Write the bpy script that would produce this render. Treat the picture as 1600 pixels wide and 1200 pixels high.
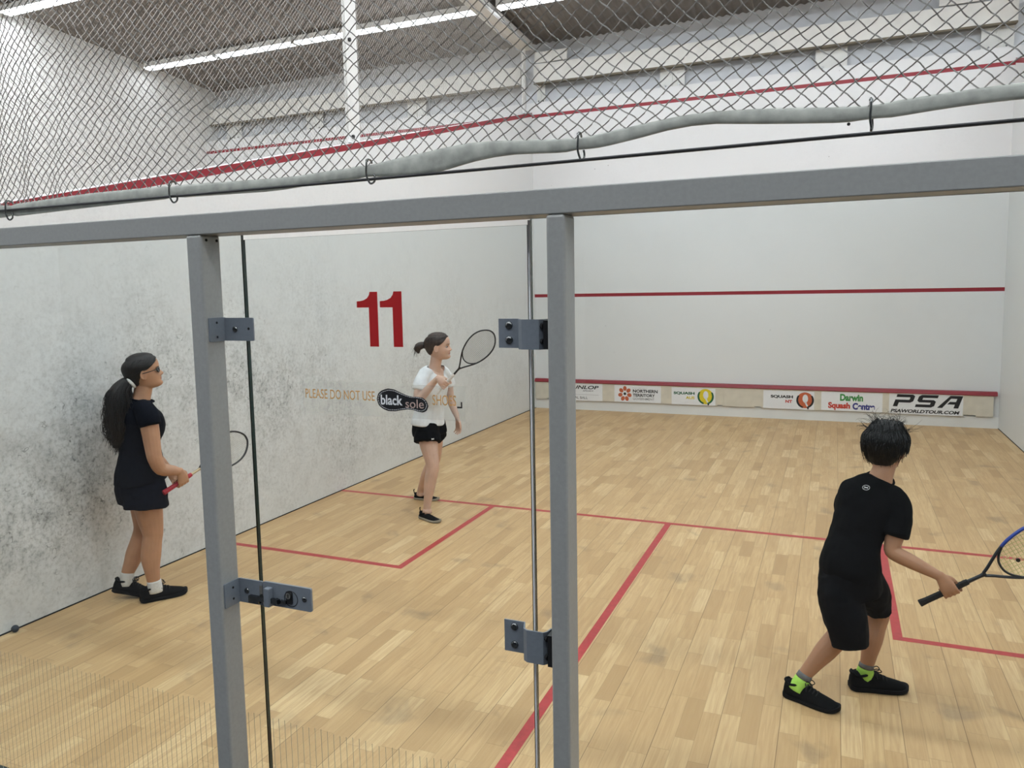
import bpy, bmesh, math, random
from mathutils import Vector, Matrix, noise
random.seed(11)
PI = math.pi
S = bpy.context.scene
for o in list(bpy.data.objects):
    bpy.data.objects.remove(o)
COL = S.collection

# ------------------------------------------------------------------ camera
cam_d = bpy.data.cameras.new('camera'); cam = bpy.data.objects.new('camera', cam_d); COL.objects.link(cam)
cam.location = (4.4144, -1.986, 1.965)
cam.rotation_euler = (1.4653, 0.0198, 0.4066)
cam_d.sensor_fit = 'HORIZONTAL'; cam_d.sensor_width = 36.0
cam_d.lens = 36.0 * 1217.56 / 1600.0
cam_d.shift_x = 0.01378; cam_d.shift_y = -0.01456
cam_d.clip_start = 0.02; cam_d.clip_end = 100
S.camera = cam
# ------------------------------------------------------------------ world, exposure
S.view_settings.view_transform = 'Standard'; S.view_settings.look = 'None'
S.view_settings.gamma = 1.0; S.view_settings.use_curve_mapping = False
S.view_settings.exposure = 0.93
W = bpy.data.worlds.new('world'); S.world = W; W.use_nodes = True
W.node_tree.nodes['Background'].inputs[0].default_value = (0.75, 0.8, 0.85, 1)
W.node_tree.nodes['Background'].inputs[1].default_value = 0.5
LAMP = 19.0          # emission of every light batten

# ------------------------------------------------------------------ materials
def srgb(r, g, b):
    f = lambda c: (c / 255) / 12.92 if c <= 10 else (((c / 255) + 0.055) / 1.055) ** 2.4
    return (f(r), f(g), f(b), 1)

class NT:
    def __init__(s, name):
        s.m = bpy.data.materials.new(name); s.m.use_nodes = True
        s.t = s.m.node_tree; s.b = s.t.nodes['Principled BSDF']; s.out = s.t.nodes['Material Output']
    def n(s, kind, **kw):
        nd = s.t.nodes.new(kind)
        for k, v in kw.items():
            if k.startswith('i_'):
                key = k[2:]
                nd.inputs[int(key) if key.isdigit() else key].default_value = v
            else: setattr(nd, k, v)
        return nd
    def l(s, a, b): s.t.links.new(a, b)
    def math(s, op, a, b=None, c=None):
        nd = s.t.nodes.new('ShaderNodeMath'); nd.operation = op
        for i, v in enumerate((a, b, c)):
            if v is None: continue
            if isinstance(v, (int, float)): nd.inputs[i].default_value = v
            else: s.l(v, nd.inputs[i])
        return nd.outputs[0]
    def mix(s, f, a, b, mode='MIX'):
        nd = s.t.nodes.new('ShaderNodeMix'); nd.data_type = 'RGBA'; nd.blend_type = mode
        for i, v in ((0, f), (6, a), (7, b)):
            if isinstance(v, (int, float, tuple)): nd.inputs[i].default_value = v
            else: s.l(v, nd.inputs[i])
        return nd.outputs[2]
    def ramp(s, fac, stops):
        nd = s.t.nodes.new('ShaderNodeValToRGB'); e = nd.color_ramp.elements
        while len(e) < len(stops): e.new(0.5)
        for i, (p, c) in enumerate(stops):
            e[i].position = p; e[i].color = c if isinstance(c, tuple) else (c, c, c, 1)
        s.l(fac, nd.inputs[0]); return nd.outputs[0]
    def noise(s, scale, detail=3, vec=None, dist=0, rough=.5):
        nd = s.n('ShaderNodeTexNoise', i_Scale=scale, i_Detail=detail, i_Distortion=dist, i_Roughness=rough)
        s.l(vec if vec is not None else s.pos(), nd.inputs['Vector']); return nd.outputs[0]
    def pos(s):
        if not hasattr(s, '_p'): s._p = s.n('ShaderNodeTexCoord').outputs['Object']
        return s._p
    def xyz(s):
        if not hasattr(s, '_s'):
            nd = s.n('ShaderNodeSeparateXYZ'); s.l(s.pos(), nd.inputs[0]); s._s = nd.outputs
        return s._s
    def bump(s, h, strength=.3, dist=.01):
        nd = s.n('ShaderNodeBump', i_Strength=strength, i_Distance=dist); s.l(h, nd.inputs['Height'])
        s.l(nd.outputs[0], s.b.inputs['Normal'])

def plain(name, col, rough=.5, metal=0.0, spec=.5, nscale=40, namp=.06, bump=0.0, coat=0.0, emit=0, sheen=0.0, sss=0.0, bscale=None):
    m = NT(name); b = m.b
    c = col if len(col) == 4 else (*col, 1)
    n = m.noise(nscale, 3)
    dk = tuple(x * (1 - namp * 2) for x in c[:3]) + (1,); lt = tuple(min(1, x * (1 + namp)) for x in c[:3]) + (1,)
    m.l(m.ramp(n, [(.3, dk), (.7, lt)]), b.inputs['Base Color'])
    b.inputs['Roughness'].default_value = rough; b.inputs['Metallic'].default_value = metal
    b.inputs['Specular IOR Level'].default_value = spec
    b.inputs['Coat Weight'].default_value = coat
    if sheen: b.inputs['Sheen Weight'].default_value = sheen
    if sss:
        b.inputs['Subsurface Weight'].default_value = sss; b.inputs['Subsurface Scale'].default_value = .01
        b.inputs['Subsurface Radius'].default_value = (1, .35, .2)
    if bump: m.bump(m.noise(bscale or nscale, 4), bump, .004)
    return m.m

def mat_floor():
    m = NT('court floor boards'); x, y, z = m.xyz()
    wid = .083
    row = m.math('FLOOR', m.math('DIVIDE', x, wid))
    wn = m.n('ShaderNodeTexWhiteNoise', noise_dimensions='1D'); m.l(row, wn.inputs['W'])
    ln = m.math('MULTIPLY_ADD', wn.outputs[0], .3, .30)
    off = m.math('MULTIPLY', wn.outputs[0], 7.31)
    yy = m.math('DIVIDE', m.math('ADD', y, off), ln)
    seg = m.math('FLOOR', yy)
    cb = m.n('ShaderNodeCombineXYZ'); m.l(row, cb.inputs[0]); m.l(seg, cb.inputs[1])
    w2 = m.n('ShaderNodeTexWhiteNoise', noise_dimensions='2D'); m.l(cb.outputs[0], w2.inputs['Vector'])
    tone = w2.outputs[0]
    base = m.ramp(tone, [(0, srgb(184, 149, 104)), (.12, srgb(198, 163, 116)), (.5, srgb(207, 172, 124)), (.88, srgb(213, 180, 132)), (1, srgb(224, 193, 146))])
    # grain stretched along the board
    mp = m.n('ShaderNodeMapping'); mp.inputs['Scale'].default_value = (60, 3, 1); m.l(m.pos(), mp.inputs[0])
    ad = m.n('ShaderNodeVectorMath', operation='ADD'); m.l(mp.outputs[0], ad.inputs[0]); m.l(w2.outputs[1], ad.inputs[1])
    g = m.noise(1.0, 4, ad.outputs[0], 1.2)
    base = m.mix(m.ramp(g, [(.35, .55), (.65, 0.0)]), base, srgb(178, 140, 96))
    # broad tone patches, worn smudges
    pch = m.noise(1.3, 3)
    base = m.mix(m.ramp(pch, [(.4, .0), (.75, .28)]), base, srgb(178, 146, 104))
    sm = m.noise(3.3, 4, dist=.4)
    base = m.mix(m.ramp(sm, [(.62, 0.0), (.74, .45)]), base, srgb(120, 102, 84))
    fine = m.noise(28, 2)
    base = m.mix(m.ramp(fine, [(.74, 0.0), (.8, .45)]), base, srgb(118, 98, 80))
    # seams
    fx = m.math('FRACT', m.math('DIVIDE', x, wid)); fy = m.math('FRACT', yy)
    ex = m.math('LESS_THAN', m.math('MINIMUM', fx, m.math('SUBTRACT', 1, fx)), .014)
    ey = m.math('LESS_THAN', m.math('MINIMUM', fy, m.math('SUBTRACT', 1, fy)), .0035)
    sx = m.math('LESS_THAN', m.math('FRACT', m.math('ADD', m.math('DIVIDE', x, wid * 3), .01)), .012)
    seam = m.math('ADD', m.math('MULTIPLY', m.math('MAXIMUM', ex, ey), .28), m.math('MULTIPLY', sx, .45))
    base = m.mix(seam, base, srgb(92, 66, 42))
    m.l(base, m.b.inputs['Base Color'])
    m.b.inputs['Roughness'].default_value = .42; m.b.inputs['Specular IOR Level'].default_value = .35
    m.bump(seam, .12, .002)
    return m.m

RED = srgb(142, 28, 42)
def scuffs(m, col, amt, dark=srgb(120, 120, 116), dens=None):
    """ball marks: short dark crescents and smudges; dens = 0..1 socket"""
    v = m.n('ShaderNodeTexVoronoi', feature='F1', i_Scale=9.0, i_Randomness=1.0)
    wp = m.n('ShaderNodeVectorMath', operation='ADD')
    nz = m.n('ShaderNodeTexNoise', i_Scale=14.0, i_Detail=2.0); m.l(m.pos(), nz.inputs['Vector'])
    sc = m.n('ShaderNodeVectorMath', operation='SCALE'); m.l(nz.outputs[1], sc.inputs[0]); sc.inputs['Scale'].default_value = .10
    m.l(m.pos(), wp.inputs[0]); m.l(sc.outputs[0], wp.inputs[1]); m.l(wp.outputs[0], v.inputs['Vector'])
    ring = m.math('ABSOLUTE', m.math('SUBTRACT', v.outputs['Distance'], .23))
    ring = m.ramp(ring, [(0, 1.0), (.028, 0.0)])
    cut = m.ramp(m.noise(16, 2), [(.53, 0.0), (.58, 1.0)])
    cres = m.math('MULTIPLY', ring, cut)
    sm = m.ramp(m.noise(34, 5, rough=.75), [(.46, 0.0), (.74, 1.0)])
    sm2 = m.ramp(m.noise(7, 4, rough=.7), [(.42, 0.0), (.8, 1.0)])
    f = m.math('ADD', m.math('MULTIPLY', cres, .75), m.math('ADD', m.math('MULTIPLY', sm, .62), m.math('MULTIPLY', sm2, .45)))
    if dens is not None: f = m.math('MULTIPLY', f, dens)
    f = m.math('MINIMUM', m.math('MULTIPLY', f, amt), .85)
    return m.mix(f, col, dark)

def mat_side_wall(sign):
    m = NT('side wall plaster'); x, y, z = m.xyz()
    # marks cluster around shoulder height and below, away from the front corner
    dz = m.ramp(m.math('DIVIDE', z, 4.0), [(0.0, .35), (.12, .8), (.28, .8), (.42, .45), (.6, .12), (1, .05)])
    dy = m.ramp(m.math('DIVIDE', y, 9.75), [(0, .55), (.18, 1.0), (.5, .62), (.85, .38), (1, .15)])
    blot = m.ramp(m.noise(1.1, 3), [(.35, .35), (.65, 1.25)])
    d = m.math('MULTIPLY', m.math('MULTIPLY', dz, dy), blot)
    base = m.mix(.0, srgb(221, 223, 223), srgb(221, 223, 223))
    c = scuffs(m, base, 1.5 if sign < 0 else .5, dens=d, dark=srgb(104, 105, 104))
    lo = m.math('MULTIPLY_ADD', y, .2486, 2.17)
    band = m.math('MULTIPLY', m.math('GREATER_THAN', z, lo), m.math('LESS_THAN', z, m.math('ADD', lo, .06)))
    c = m.mix(band, c, RED)
    m.l(c, m.b.inputs['Base Color']); m.b.inputs['Roughness'].default_value = .45
    m.bump(m.noise(60, 4), .06, .003)
    return m.m

def mat_front_wall():
    m = NT('front wall plaster'); x, y, z = m.xyz()
    d = m.ramp(m.noise(.9, 2), [(.4, .05), (.8, .4)])
    base = m.mix(m.ramp(m.noise(.5, 2), [(.3, 0.0), (.7, 1.0)]), srgb(224, 225, 226), srgb(218, 219, 219))
    c = scuffs(m, base, .32, dens=d)
    sp = m.n('ShaderNodeTexVoronoi', feature='F1', i_Scale=4.2); m.l(m.pos(), sp.inputs['Vector'])
    dot = m.math('LESS_THAN', sp.outputs['Distance'], .035)
    dot = m.math('MULTIPLY', dot, m.math('GREATER_THAN', m.noise(1.6, 1), .5))
    c = m.mix(m.math('MULTIPLY', dot, .5), c, srgb(120, 116, 112))
    for a, b in ((1.78, 1.83), (4.57, 4.62)):
        band = m.math('MULTIPLY', m.math('GREATER_THAN', z, a), m.math('LESS_THAN', z, b))
        c = m.mix(band, c, RED)
    m.l(c, m.b.inputs['Base Color']); m.b.inputs['Roughness'].default_value = .45
    return m.m

def mat_glass():
    m = NT('toughened glass'); t = m.t
    t.nodes.remove(m.b)
    tr = m.n('ShaderNodeBsdfTransparent'); tr.inputs[0].default_value = (.915, .94, .935, 1)
    gl = m.n('ShaderNodeBsdfGlossy'); gl.inputs['Roughness'].default_value = 0.0
    gl.inputs[0].default_value = (1, 1, 1, 1)
    fr = m.n('ShaderNodeFresnel', i_IOR=1.5)
    geo = m.n('ShaderNodeNewGeometry')
    fac = m.math('MULTIPLY', m.math('MULTIPLY', fr.outputs[0], 1.0), m.math('SUBTRACT', 1, geo.outputs['Backfacing']))
    mx = m.n('ShaderNodeMixShader'); m.l(fac, mx.inputs[0]); m.l(tr.outputs[0], mx.inputs[1]); m.l(gl.outputs[0], mx.inputs[2])
    m.l(mx.outputs[0], m.out.inputs['Surface'])
    return m.m

def mat_film():
    m = NT('clear sticker film'); t = m.t; t.nodes.remove(m.b)
    tr = m.n('ShaderNodeBsdfTransparent'); tr.inputs[0].default_value = (.97, .97, .96, 1)
    df = m.n('ShaderNodeBsdfDiffuse'); df.inputs[0].default_value = (.8, .79, .76, 1)
    mx = m.n('ShaderNodeMixShader'); mx.inputs[0].default_value = .07
    m.l(tr.outputs[0], mx.inputs[1]); m.l(df.outputs[0], mx.inputs[2]); m.l(mx.outputs[0], m.out.inputs['Surface'])
    return m.m

def mat_emit(name, col, s):
    m = NT(name); m.b.inputs['Base Color'].default_value = (.9, .9, .9, 1)
    m.b.inputs['Emission Color'].default_value = col; m.b.inputs['Emission Strength'].default_value = s
    return m.m

M = {}
M['floor'] = mat_floor()
M['wall_l'] = mat_side_wall(-1); M['wall_r'] = mat_side_wall(1)
M['wall_f'] = mat_front_wall()
M['white'] = plain('white paint', srgb(226, 226, 224), .5, nscale=3, namp=.02)
M['cream'] = plain('cream steel paint', srgb(222, 221, 216), .45, nscale=6, namp=.03)
M['bluewall'] = plain('pale blue-grey sheet', srgb(206, 208, 211), .6, nscale=2, namp=.03)
M['ceil'] = plain('corrugated steel', srgb(122, 116, 110), .45, metal=.25, nscale=5, namp=.08)
M['red'] = plain('red tin rail paint', RED, .4, namp=.05)
M['line'] = plain('red floor line paint', srgb(180, 56, 56), .4, nscale=30, namp=.08)
M['board'] = plain('cream board paint', srgb(214, 206, 190), .5, nscale=9, namp=.05)
M['grey'] = plain('grey powder coat', srgb(151, 152, 150), .42, metal=.1, nscale=90, namp=.03)
M['grey2'] = plain('grey bracket coat', srgb(118, 125, 134), .4, metal=.15, nscale=90, namp=.03)
M['steel'] = plain('dark polished steel', srgb(110, 112, 112), .22, metal=1, nscale=60, namp=.05)
M['chrome'] = plain('nickel', srgb(190, 188, 180), .18, metal=1, namp=.03)
M['black'] = plain('black plastic', srgb(20, 20, 22), .4, namp=.1)
M['tan'] = plain('tan underside shade', srgb(118, 110, 94), .8, nscale=12, namp=.12)  # dark tan stands in for shade on the underside of the girt
M['hole'] = plain('dark hole', srgb(12, 12, 12), .9)
M['glass'] = mat_glass(); M['film'] = mat_film()
M['gedge'] = plain('green glass edge', srgb(22, 44, 40), .15, nscale=8, namp=.1)
M['etch'] = plain('etched line', srgb(160, 154, 136), .7)
M['net'] = plain('off-white net cord', srgb(142, 140, 136), .8, nscale=120, namp=.1)
M['net2'] = plain('white net cord', srgb(190, 188, 184), .8, nscale=120, namp=.08)
M['hem'] = plain('grey vinyl hem', srgb(168, 170, 162), .6, nscale=26, namp=.14, bump=.5)
M['cable'] = plain('black coated cable', srgb(24, 24, 26), .4, namp=.2, nscale=400)
LC = (.90, .955, 1, 1)
M['lamp'] = mat_emit('lit diffuser', LC, LAMP); M['lamp_dim'] = mat_emit('softer lit diffuser', LC, LAMP * .28); M['lamp_added'] = mat_emit('added spectator lamp diffuser', LC, LAMP * 1.25)  # last one: brighter diffuser for the lamps added behind the camera
M['s_white'] = plain('white sticker', srgb(232, 232, 234), .4, namp=.02)
M['s_black'] = plain('black print', srgb(24, 24, 28), .5)
M['s_grey'] = plain('grey print', srgb(120, 120, 124), .5)
M['s_green'] = plain('green print', srgb(20, 92, 58), .5)
M['s_green2'] = plain('mid green print', srgb(62, 140, 70), .5)
M['s_yellow'] = plain('yellow print', srgb(222, 200, 40), .5)
M['s_red'] = plain('red print', srgb(196, 62, 44), .5)
M['s_rust'] = plain('rust print', srgb(196, 100, 64), .5)
M['s_blue'] = plain('navy print', srgb(44, 48, 128), .5)
M['s_num'] = plain('deep red vinyl', srgb(168, 6, 12), .6, namp=.02)
M['s_tan'] = plain('tan print', srgb(206, 160, 100), .6)
M['s_pink'] = plain('pale pink print', srgb(196, 170, 160), .6)
M['conc'] = plain('grey concrete', srgb(70, 70, 72), .8, nscale=4, namp=.08)
M['rear'] = plain('grey rear wall', srgb(52, 56, 62), .7, nscale=2, namp=.05)

# ------------------------------------------------------------------ helpers
def tag(o, label=None, cat=None, group=None, kind=None):
    if label: o['label'] = label
    if cat: o['category'] = cat
    if group: o['group'] = group
    if kind: o['kind'] = kind
    return o

def obj(name, me, mat=None, parent=None, loc=None, smooth=False):
    if isinstance(me, bmesh.types.BMesh):
        b = me; me = bpy.data.meshes.new(name); bmesh.ops.recalc_face_normals(b, faces=b.faces); b.to_mesh(me); b.free()
    o = bpy.data.objects.new(name, me); COL.objects.link(o)
    if mat is not None:
        ms = mat if isinstance(mat, (list, tuple)) else [mat]
        if not me.materials:
            for q in ms: me.materials.append(q)
    if smooth:
        for p in me.polygons: p.use_smooth = True
    if parent: o.parent = parent
    if loc: o.location = loc
    return o

def empty(name, loc=(0, 0, 0), rz=0.0):
    o = bpy.data.objects.new(name, None); COL.objects.link(o); o.location = loc; o.rotation_euler = (0, 0, rz)
    o.empty_display_size = .1
    return o

def box(b, x0, x1, y0, y1, z0, z1, mi=0):
    vs = [b.verts.new((x, y, z)) for z in (z0, z1) for y in (y0, y1) for x in (x0, x1)]
    fs = []
    for q in ((0, 2, 3, 1), (4, 5, 7, 6), (0, 1, 5, 4), (2, 6, 7, 3), (0, 4, 6, 2), (1, 3, 7, 5)):
        f = b.faces.new([vs[i] for i in q]); f.material_index = mi; fs.append(f)
    return vs, fs

def boxm(x0, x1, y0, y1, z0, z1, bev=0.0, seg=2):
    b = bmesh.new(); box(b, x0, x1, y0, y1, z0, z1)
    if bev: bmesh.ops.bevel(b, geom=list(b.edges), offset=bev, segments=seg, affect='EDGES', profile=.5)
    return b

def prism(b, pts, axis, a0, a1):
    """extrude 2-D outline; axis 'y': pts are (x,z); 'x': (y,z); 'z': (x,y)"""
    def mk(p, a):
        return {'y': (p[0], a, p[1]), 'x': (a, p[0], p[1]), 'z': (p[0], p[1], a)}[axis]
    v0 = [b.verts.new(mk(p, a0)) for p in pts]; v1 = [b.verts.new(mk(p, a1)) for p in pts]
    n = len(pts)
    b.faces.new(v0); b.faces.new(v1[::-1])
    for i in range(n): b.faces.new([v0[i], v1[i], v1[(i + 1) % n], v0[(i + 1) % n]])

def cr(pts, sub):
    """Catmull-Rom through tuples of any length"""
    if sub <= 1 or len(pts) < 3: return [tuple(p) for p in pts]
    P = [tuple(2 * a - b for a, b in zip(pts[0], pts[1]))] + [tuple(p) for p in pts] + [tuple(2 * a - b for a, b in zip(pts[-1], pts[-2]))]
    out = []
    for i in range(1, len(P) - 2):
        p0, p1, p2, p3 = P[i - 1:i + 3]
        for k in range(sub):
            t = k / sub
            out.append(tuple(.5 * (2 * b + (c - a) * t + (2 * a - 5 * b + 4 * c - d) * t * t + (3 * b - a - 3 * c + d) * t ** 3) for a, b, c, d in zip(p0, p1, p2, p3)))
    out.append(tuple(P[-2])); return out

def loft(b, rows, seg=16, ref=(1, 0, 0), sub=4, cap=.5, power=1.0):
    """rows: (x,y,z,ra,rb); rb along ref, ra across it; rounded closed ends"""
    rows = [tuple(r) if len(r) == 5 else (*r, r[3]) for r in rows]
    rows = cr(rows, sub); ref = Vector(ref).normalized()
    P = [Vector(r[:3]) for r in rows]; n = len(P)
    T = [(P[min(i + 1, n - 1)] - P[max(i - 1, 0)]).normalized() for i in range(n)]
    R = [(max(r[3], 1e-4), max(r[4], 1e-4)) for r in rows]
    if cap:
        hs = []
        for k in (3, 2, 1):
            a = k / 3 * PI / 2
            hs.append((P[0] - T[0] * min(R[0]) * cap * math.sin(a), T[0], (R[0][0] * max(math.cos(a), .08), R[0][1] * max(math.cos(a), .08))))
        he = []
        for k in (1, 2, 3):
            a = k / 3 * PI / 2
            he.append((P[-1] + T[-1] * min(R[-1]) * cap * math.sin(a), T[-1], (R[-1][0] * max(math.cos(a), .08), R[-1][1] * max(math.cos(a), .08))))
        L = hs + list(zip(P, T, R)) + he
    else: L = list(zip(P, T, R))
    prev = None; rings = []
    for p, t, (ra, rb) in L:
        w = ref - t * ref.dot(t)
        if w.length < .25: w = (prev - t * prev.dot(t)) if prev is not None else t.orthogonal()
        w.normalize(); prev = w
        a = t.cross(w)
        ring = []
        for k in range(seg):
            th = 2 * PI * k / seg; c, s_ = math.cos(th), math.sin(th)
            if power != 1: c = math.copysign(abs(c) ** power, c); s_ = math.copysign(abs(s_) ** power, s_)
            ring.append(b.verts.new(p + w * (rb * c) + a * (ra * s_)))
        rings.append(ring)
    for r0, r1 in zip(rings, rings[1:]):
        for k in range(seg): b.faces.new([r0[k], r0[(k + 1) % seg], r1[(k + 1) % seg], r1[k]])
    b.faces.new(rings[0][::-1]); b.faces.new(rings[-1])

def tube(b, pts, r, seg=8, sub=1, closed=False, flat=None):
    """constant or per-point radius tube"""
    pts = [Vector(p) for p in pts]
    if closed:
        q = cr([tuple(pts[-1])] + [tuple(p) for p in pts] + [tuple(pts[0]), tuple(pts[1])], sub) if sub > 1 else None
        if q: pts = [Vector(p) for p in q[sub:-sub - 1]]
    elif sub > 1:
        if isinstance(r, (list, tuple)):
            q = cr([(*p, rr) for p, rr in zip(pts, r)], sub); r = [x[3] for x in q]; pts = [Vector(x[:3]) for x in q]
        else: pts = [Vector(p) for p in cr([tuple(p) for p in pts], sub)]
    n = len(pts); rings = []; prev = None
    for i, p in enumerate(pts):
        if closed: t = pts[(i + 1) % n] - pts[i - 1]
        else: t = pts[min(i + 1, n - 1)] - pts[max(i - 1, 0)]
        t.normalize()
        w = (prev - t * prev.dot(t)) if prev is not None else t.orthogonal()
        if w.length < 1e-6: w = t.orthogonal()
        w.normalize(); prev = w; a = t.cross(w)
        rr = r[i] if isinstance(r, (list, tuple)) else r
        rings.append([b.verts.new(p + (w * math.cos(2 * PI * k / seg) + a * math.sin(2 * PI * k / seg)) * rr) for k in range(seg)])
    m = n if closed else n - 1
    for i in range(m):
        r0, r1 = rings[i], rings[(i + 1) % n]
        if closed and i == n - 1:
            best = min(range(seg), key=lambda s: (r1[s].co - r0[0].co).length); r1 = r1[best:] + r1[:best]
        for k in range(seg): b.faces.new([r0[k], r0[(k + 1) % seg], r1[(k + 1) % seg], r1[k]])
    if not closed: b.faces.new(rings[0][::-1]); b.faces.new(rings[-1])

def ball(b, c, r, sx=1, sy=1, sz=1, u=12, v=8, rot=None):
    mt = Matrix.Translation(c) @ (rot.to_4x4() if rot else Matrix()) @ Matrix.Diagonal((r * sx, r * sy, r * sz, 1))
    bmesh.ops.create_uvsphere(b, u_segments=u, v_segments=v, radius=1, matrix=mt)

def cyl(b, c, axis, r, h, seg=20, r2=None):
    ax = Vector(axis).normalized(); c = Vector(c)
    rows = [c, c + ax * h]
    w = ax.orthogonal().normalized(); a = ax.cross(w); R = []
    for p, rr in zip(rows, (r, r if r2 is None else r2)):
        R.append([b.verts.new(p + (w * math.cos(2 * PI * k / seg) + a * math.sin(2 * PI * k / seg)) * rr) for k in range(seg)])
    for k in range(seg): b.faces.new([R[0][k], R[0][(k + 1) % seg], R[1][(k + 1) % seg], R[1][k]])
    b.faces.new(R[0][::-1]); b.faces.new(R[1])

def bake(b, voxel, smooth=2, wr=0.0, wscale=12, factor=.5, wfun=None):
    """fuse overlapping closed shells of a bmesh into one continuous skin"""
    me = bpy.data.meshes.new('tmp'); bmesh.ops.recalc_face_normals(b, faces=b.faces); b.to_mesh(me); b.free()
    o = bpy.data.objects.new('tmp', me); COL.objects.link(o)
    md = o.modifiers.new('r', 'REMESH'); md.mode = 'VOXEL'; md.voxel_size = voxel
    if smooth:
        ms = o.modifiers.new('s', 'SMOOTH'); ms.factor = factor; ms.iterations = smooth
    dg = bpy.context.evaluated_depsgraph_get(); dg.update()
    out = bpy.data.meshes.new_from_object(o.evaluated_get(dg))
    bpy.data.objects.remove(o)
    if wr:
        nr = [v.normal.copy() for v in out.vertices]
        for v, n in zip(out.vertices, nr):
            c = v.co; k = wfun(c) if wfun else 1
            v.co = c + n * (wr * k * (noise.noise(Vector((c.x * wscale, c.y * wscale, c.z * wscale * .6))) + .5 * noise.noise(c * wscale * 2.3)))
    for p in out.polygons: p.use_smooth = True
    return out

def text_mesh(s, x0, x1, z0, z1, off=0.0, shear=0.0, thick=.0006, spacing=1.0):
    """lettering fitted to a rectangle in the x-z plane, front face at y=0 looking to -y"""
    cu = bpy.data.curves.new('t', 'FONT'); cu.body = s; cu.size = 1; cu.offset = off; cu.shear = shear
    cu.extrude = .001; cu.resolution_u = 4; cu.space_character = spacing
    o = bpy.data.objects.new('t', cu); COL.objects.link(o)
    dg = bpy.context.evaluated_depsgraph_get(); dg.update()
    me = bpy.data.meshes.new_from_object(o.evaluated_get(dg)); bpy.data.objects.remove(o)
    xs = [v.co.x for v in me.vertices]; ys = [v.co.y for v in me.vertices]
    ax, bx, ay, by = min(xs), max(xs), min(ys), max(ys)
    for v in me.vertices:
        x = x0 + (v.co.x - ax) / (bx - ax) * (x1 - x0); z = z0 + (v.co.y - ay) / (by - ay) * (z1 - z0)
        v.co = (x, -thick if v.co.z > 0 else 0, z)
    return me

def merged(meshes):
    b = bmesh.new()
    for m in meshes: b.from_mesh(m)
    return b

def circ(cx, cz, r, n=28, sx=1.0, a0=0.0, a1=2 * PI):
    return [(cx + r * sx * math.cos(a0 + (a1 - a0) * k / n), cz + r * math.sin(a0 + (a1 - a0) * k / n)) for k in range(n)]

def flat_poly(b, pts, y=0.0, t=.0005):
    prism(b, pts, 'y', y - t, y)

# ================================================================== SETTING
XL, XR = -6.6, 13.2
YB = -6.5
def ceil_z(y): return 5.78 + (9.95 - y) * .068
def st(name, me, mat, **k): return tag(obj(name, me, mat, **k), kind='structure')

st('floor', boxm(XL, XR, 0, 9.95, -.1, 0), M['floor'])
st('floor_spectator', boxm(XL, XR, YB, 0, -.1, -.001), M['conc'])
def side_wall(name, x0, x1, mat):
    b = bmesh.new()
    prism(b, [(0, 0), (9.75, 0), (9.75, 2.23 + .2486 * 9.75), (0, 2.23)], 'x', x0, x1)
    return st(name, b, mat)
side_wall('wall_left', -.2, 0, M['wall_l']); side_wall('wall_right', 6.4, 6.6, M['wall_r'])
st('wall_front', boxm(XL, XR, 9.75, 9.9, 0, 4.80), M['wall_f'])
st('wall_end', boxm(XL, XR, 10.06, 10.2, 0, 6.0), M['bluewall'])
st('wall_far_left', boxm(XL - .2, XL, YB, 10.2, -.1, 7.2), M['white'])
st('wall_far_right', boxm(XR, XR + .2, YB, 10.2, -.1, 7.2), M['white'])
st('wall_rear', boxm(XL, XR, YB - .2, YB, -.1, 7.2), M['rear'])
b = bmesh.new(); nx = int((XR - XL) / .022); cols = []
for i in range(nx + 1):
    x = XL + (XR - XL) * i / nx; dz = .012 * math.sin(2 * PI * x / .11)
    cols.append([b.verts.new((x, y, ceil_z(y) + dz + up)) for up in (0, .03) for y in (YB, 10.1)])
for p, q in zip(cols, cols[1:]):
    b.faces.new([p[0], q[0], q[1], p[1]]); b.faces.new([p[2], p[3], q[3], q[2]])
st('ceiling', b, M['ceil'], smooth=True)

# dark joints along the foot of the side walls
b = bmesh.new(); box(b, 0, .004, 0, 9.75, 0, .008); st('baseboard_left', b, M['hole'])
b = bmesh.new(); box(b, 6.396, 6.4, 0, 9.75, 0, .008); st('baseboard_right', b, M['hole'])
# floor lines, one painted set
b = bmesh.new()
def ln(x0, x1, y0, y1): box(b, x0, x1, y0, y1, 0, .0008)
ln(0, 6.4, 4.26, 4.31); ln(3.175, 3.225, 0, 4.26)
ln(0, 1.65, 2.61, 2.66); ln(1.6, 1.65, 2.66, 4.26); ln(4.75, 6.4, 2.61, 2.66); ln(4.75, 4.8, 2.66, 4.26)
st('trim_1', b, M['line'])
# white strip at the foot of the front wall
st('trim_2', boxm(0, 6.4, 9.735, 9.75, 0, .15), M['white'])

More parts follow.
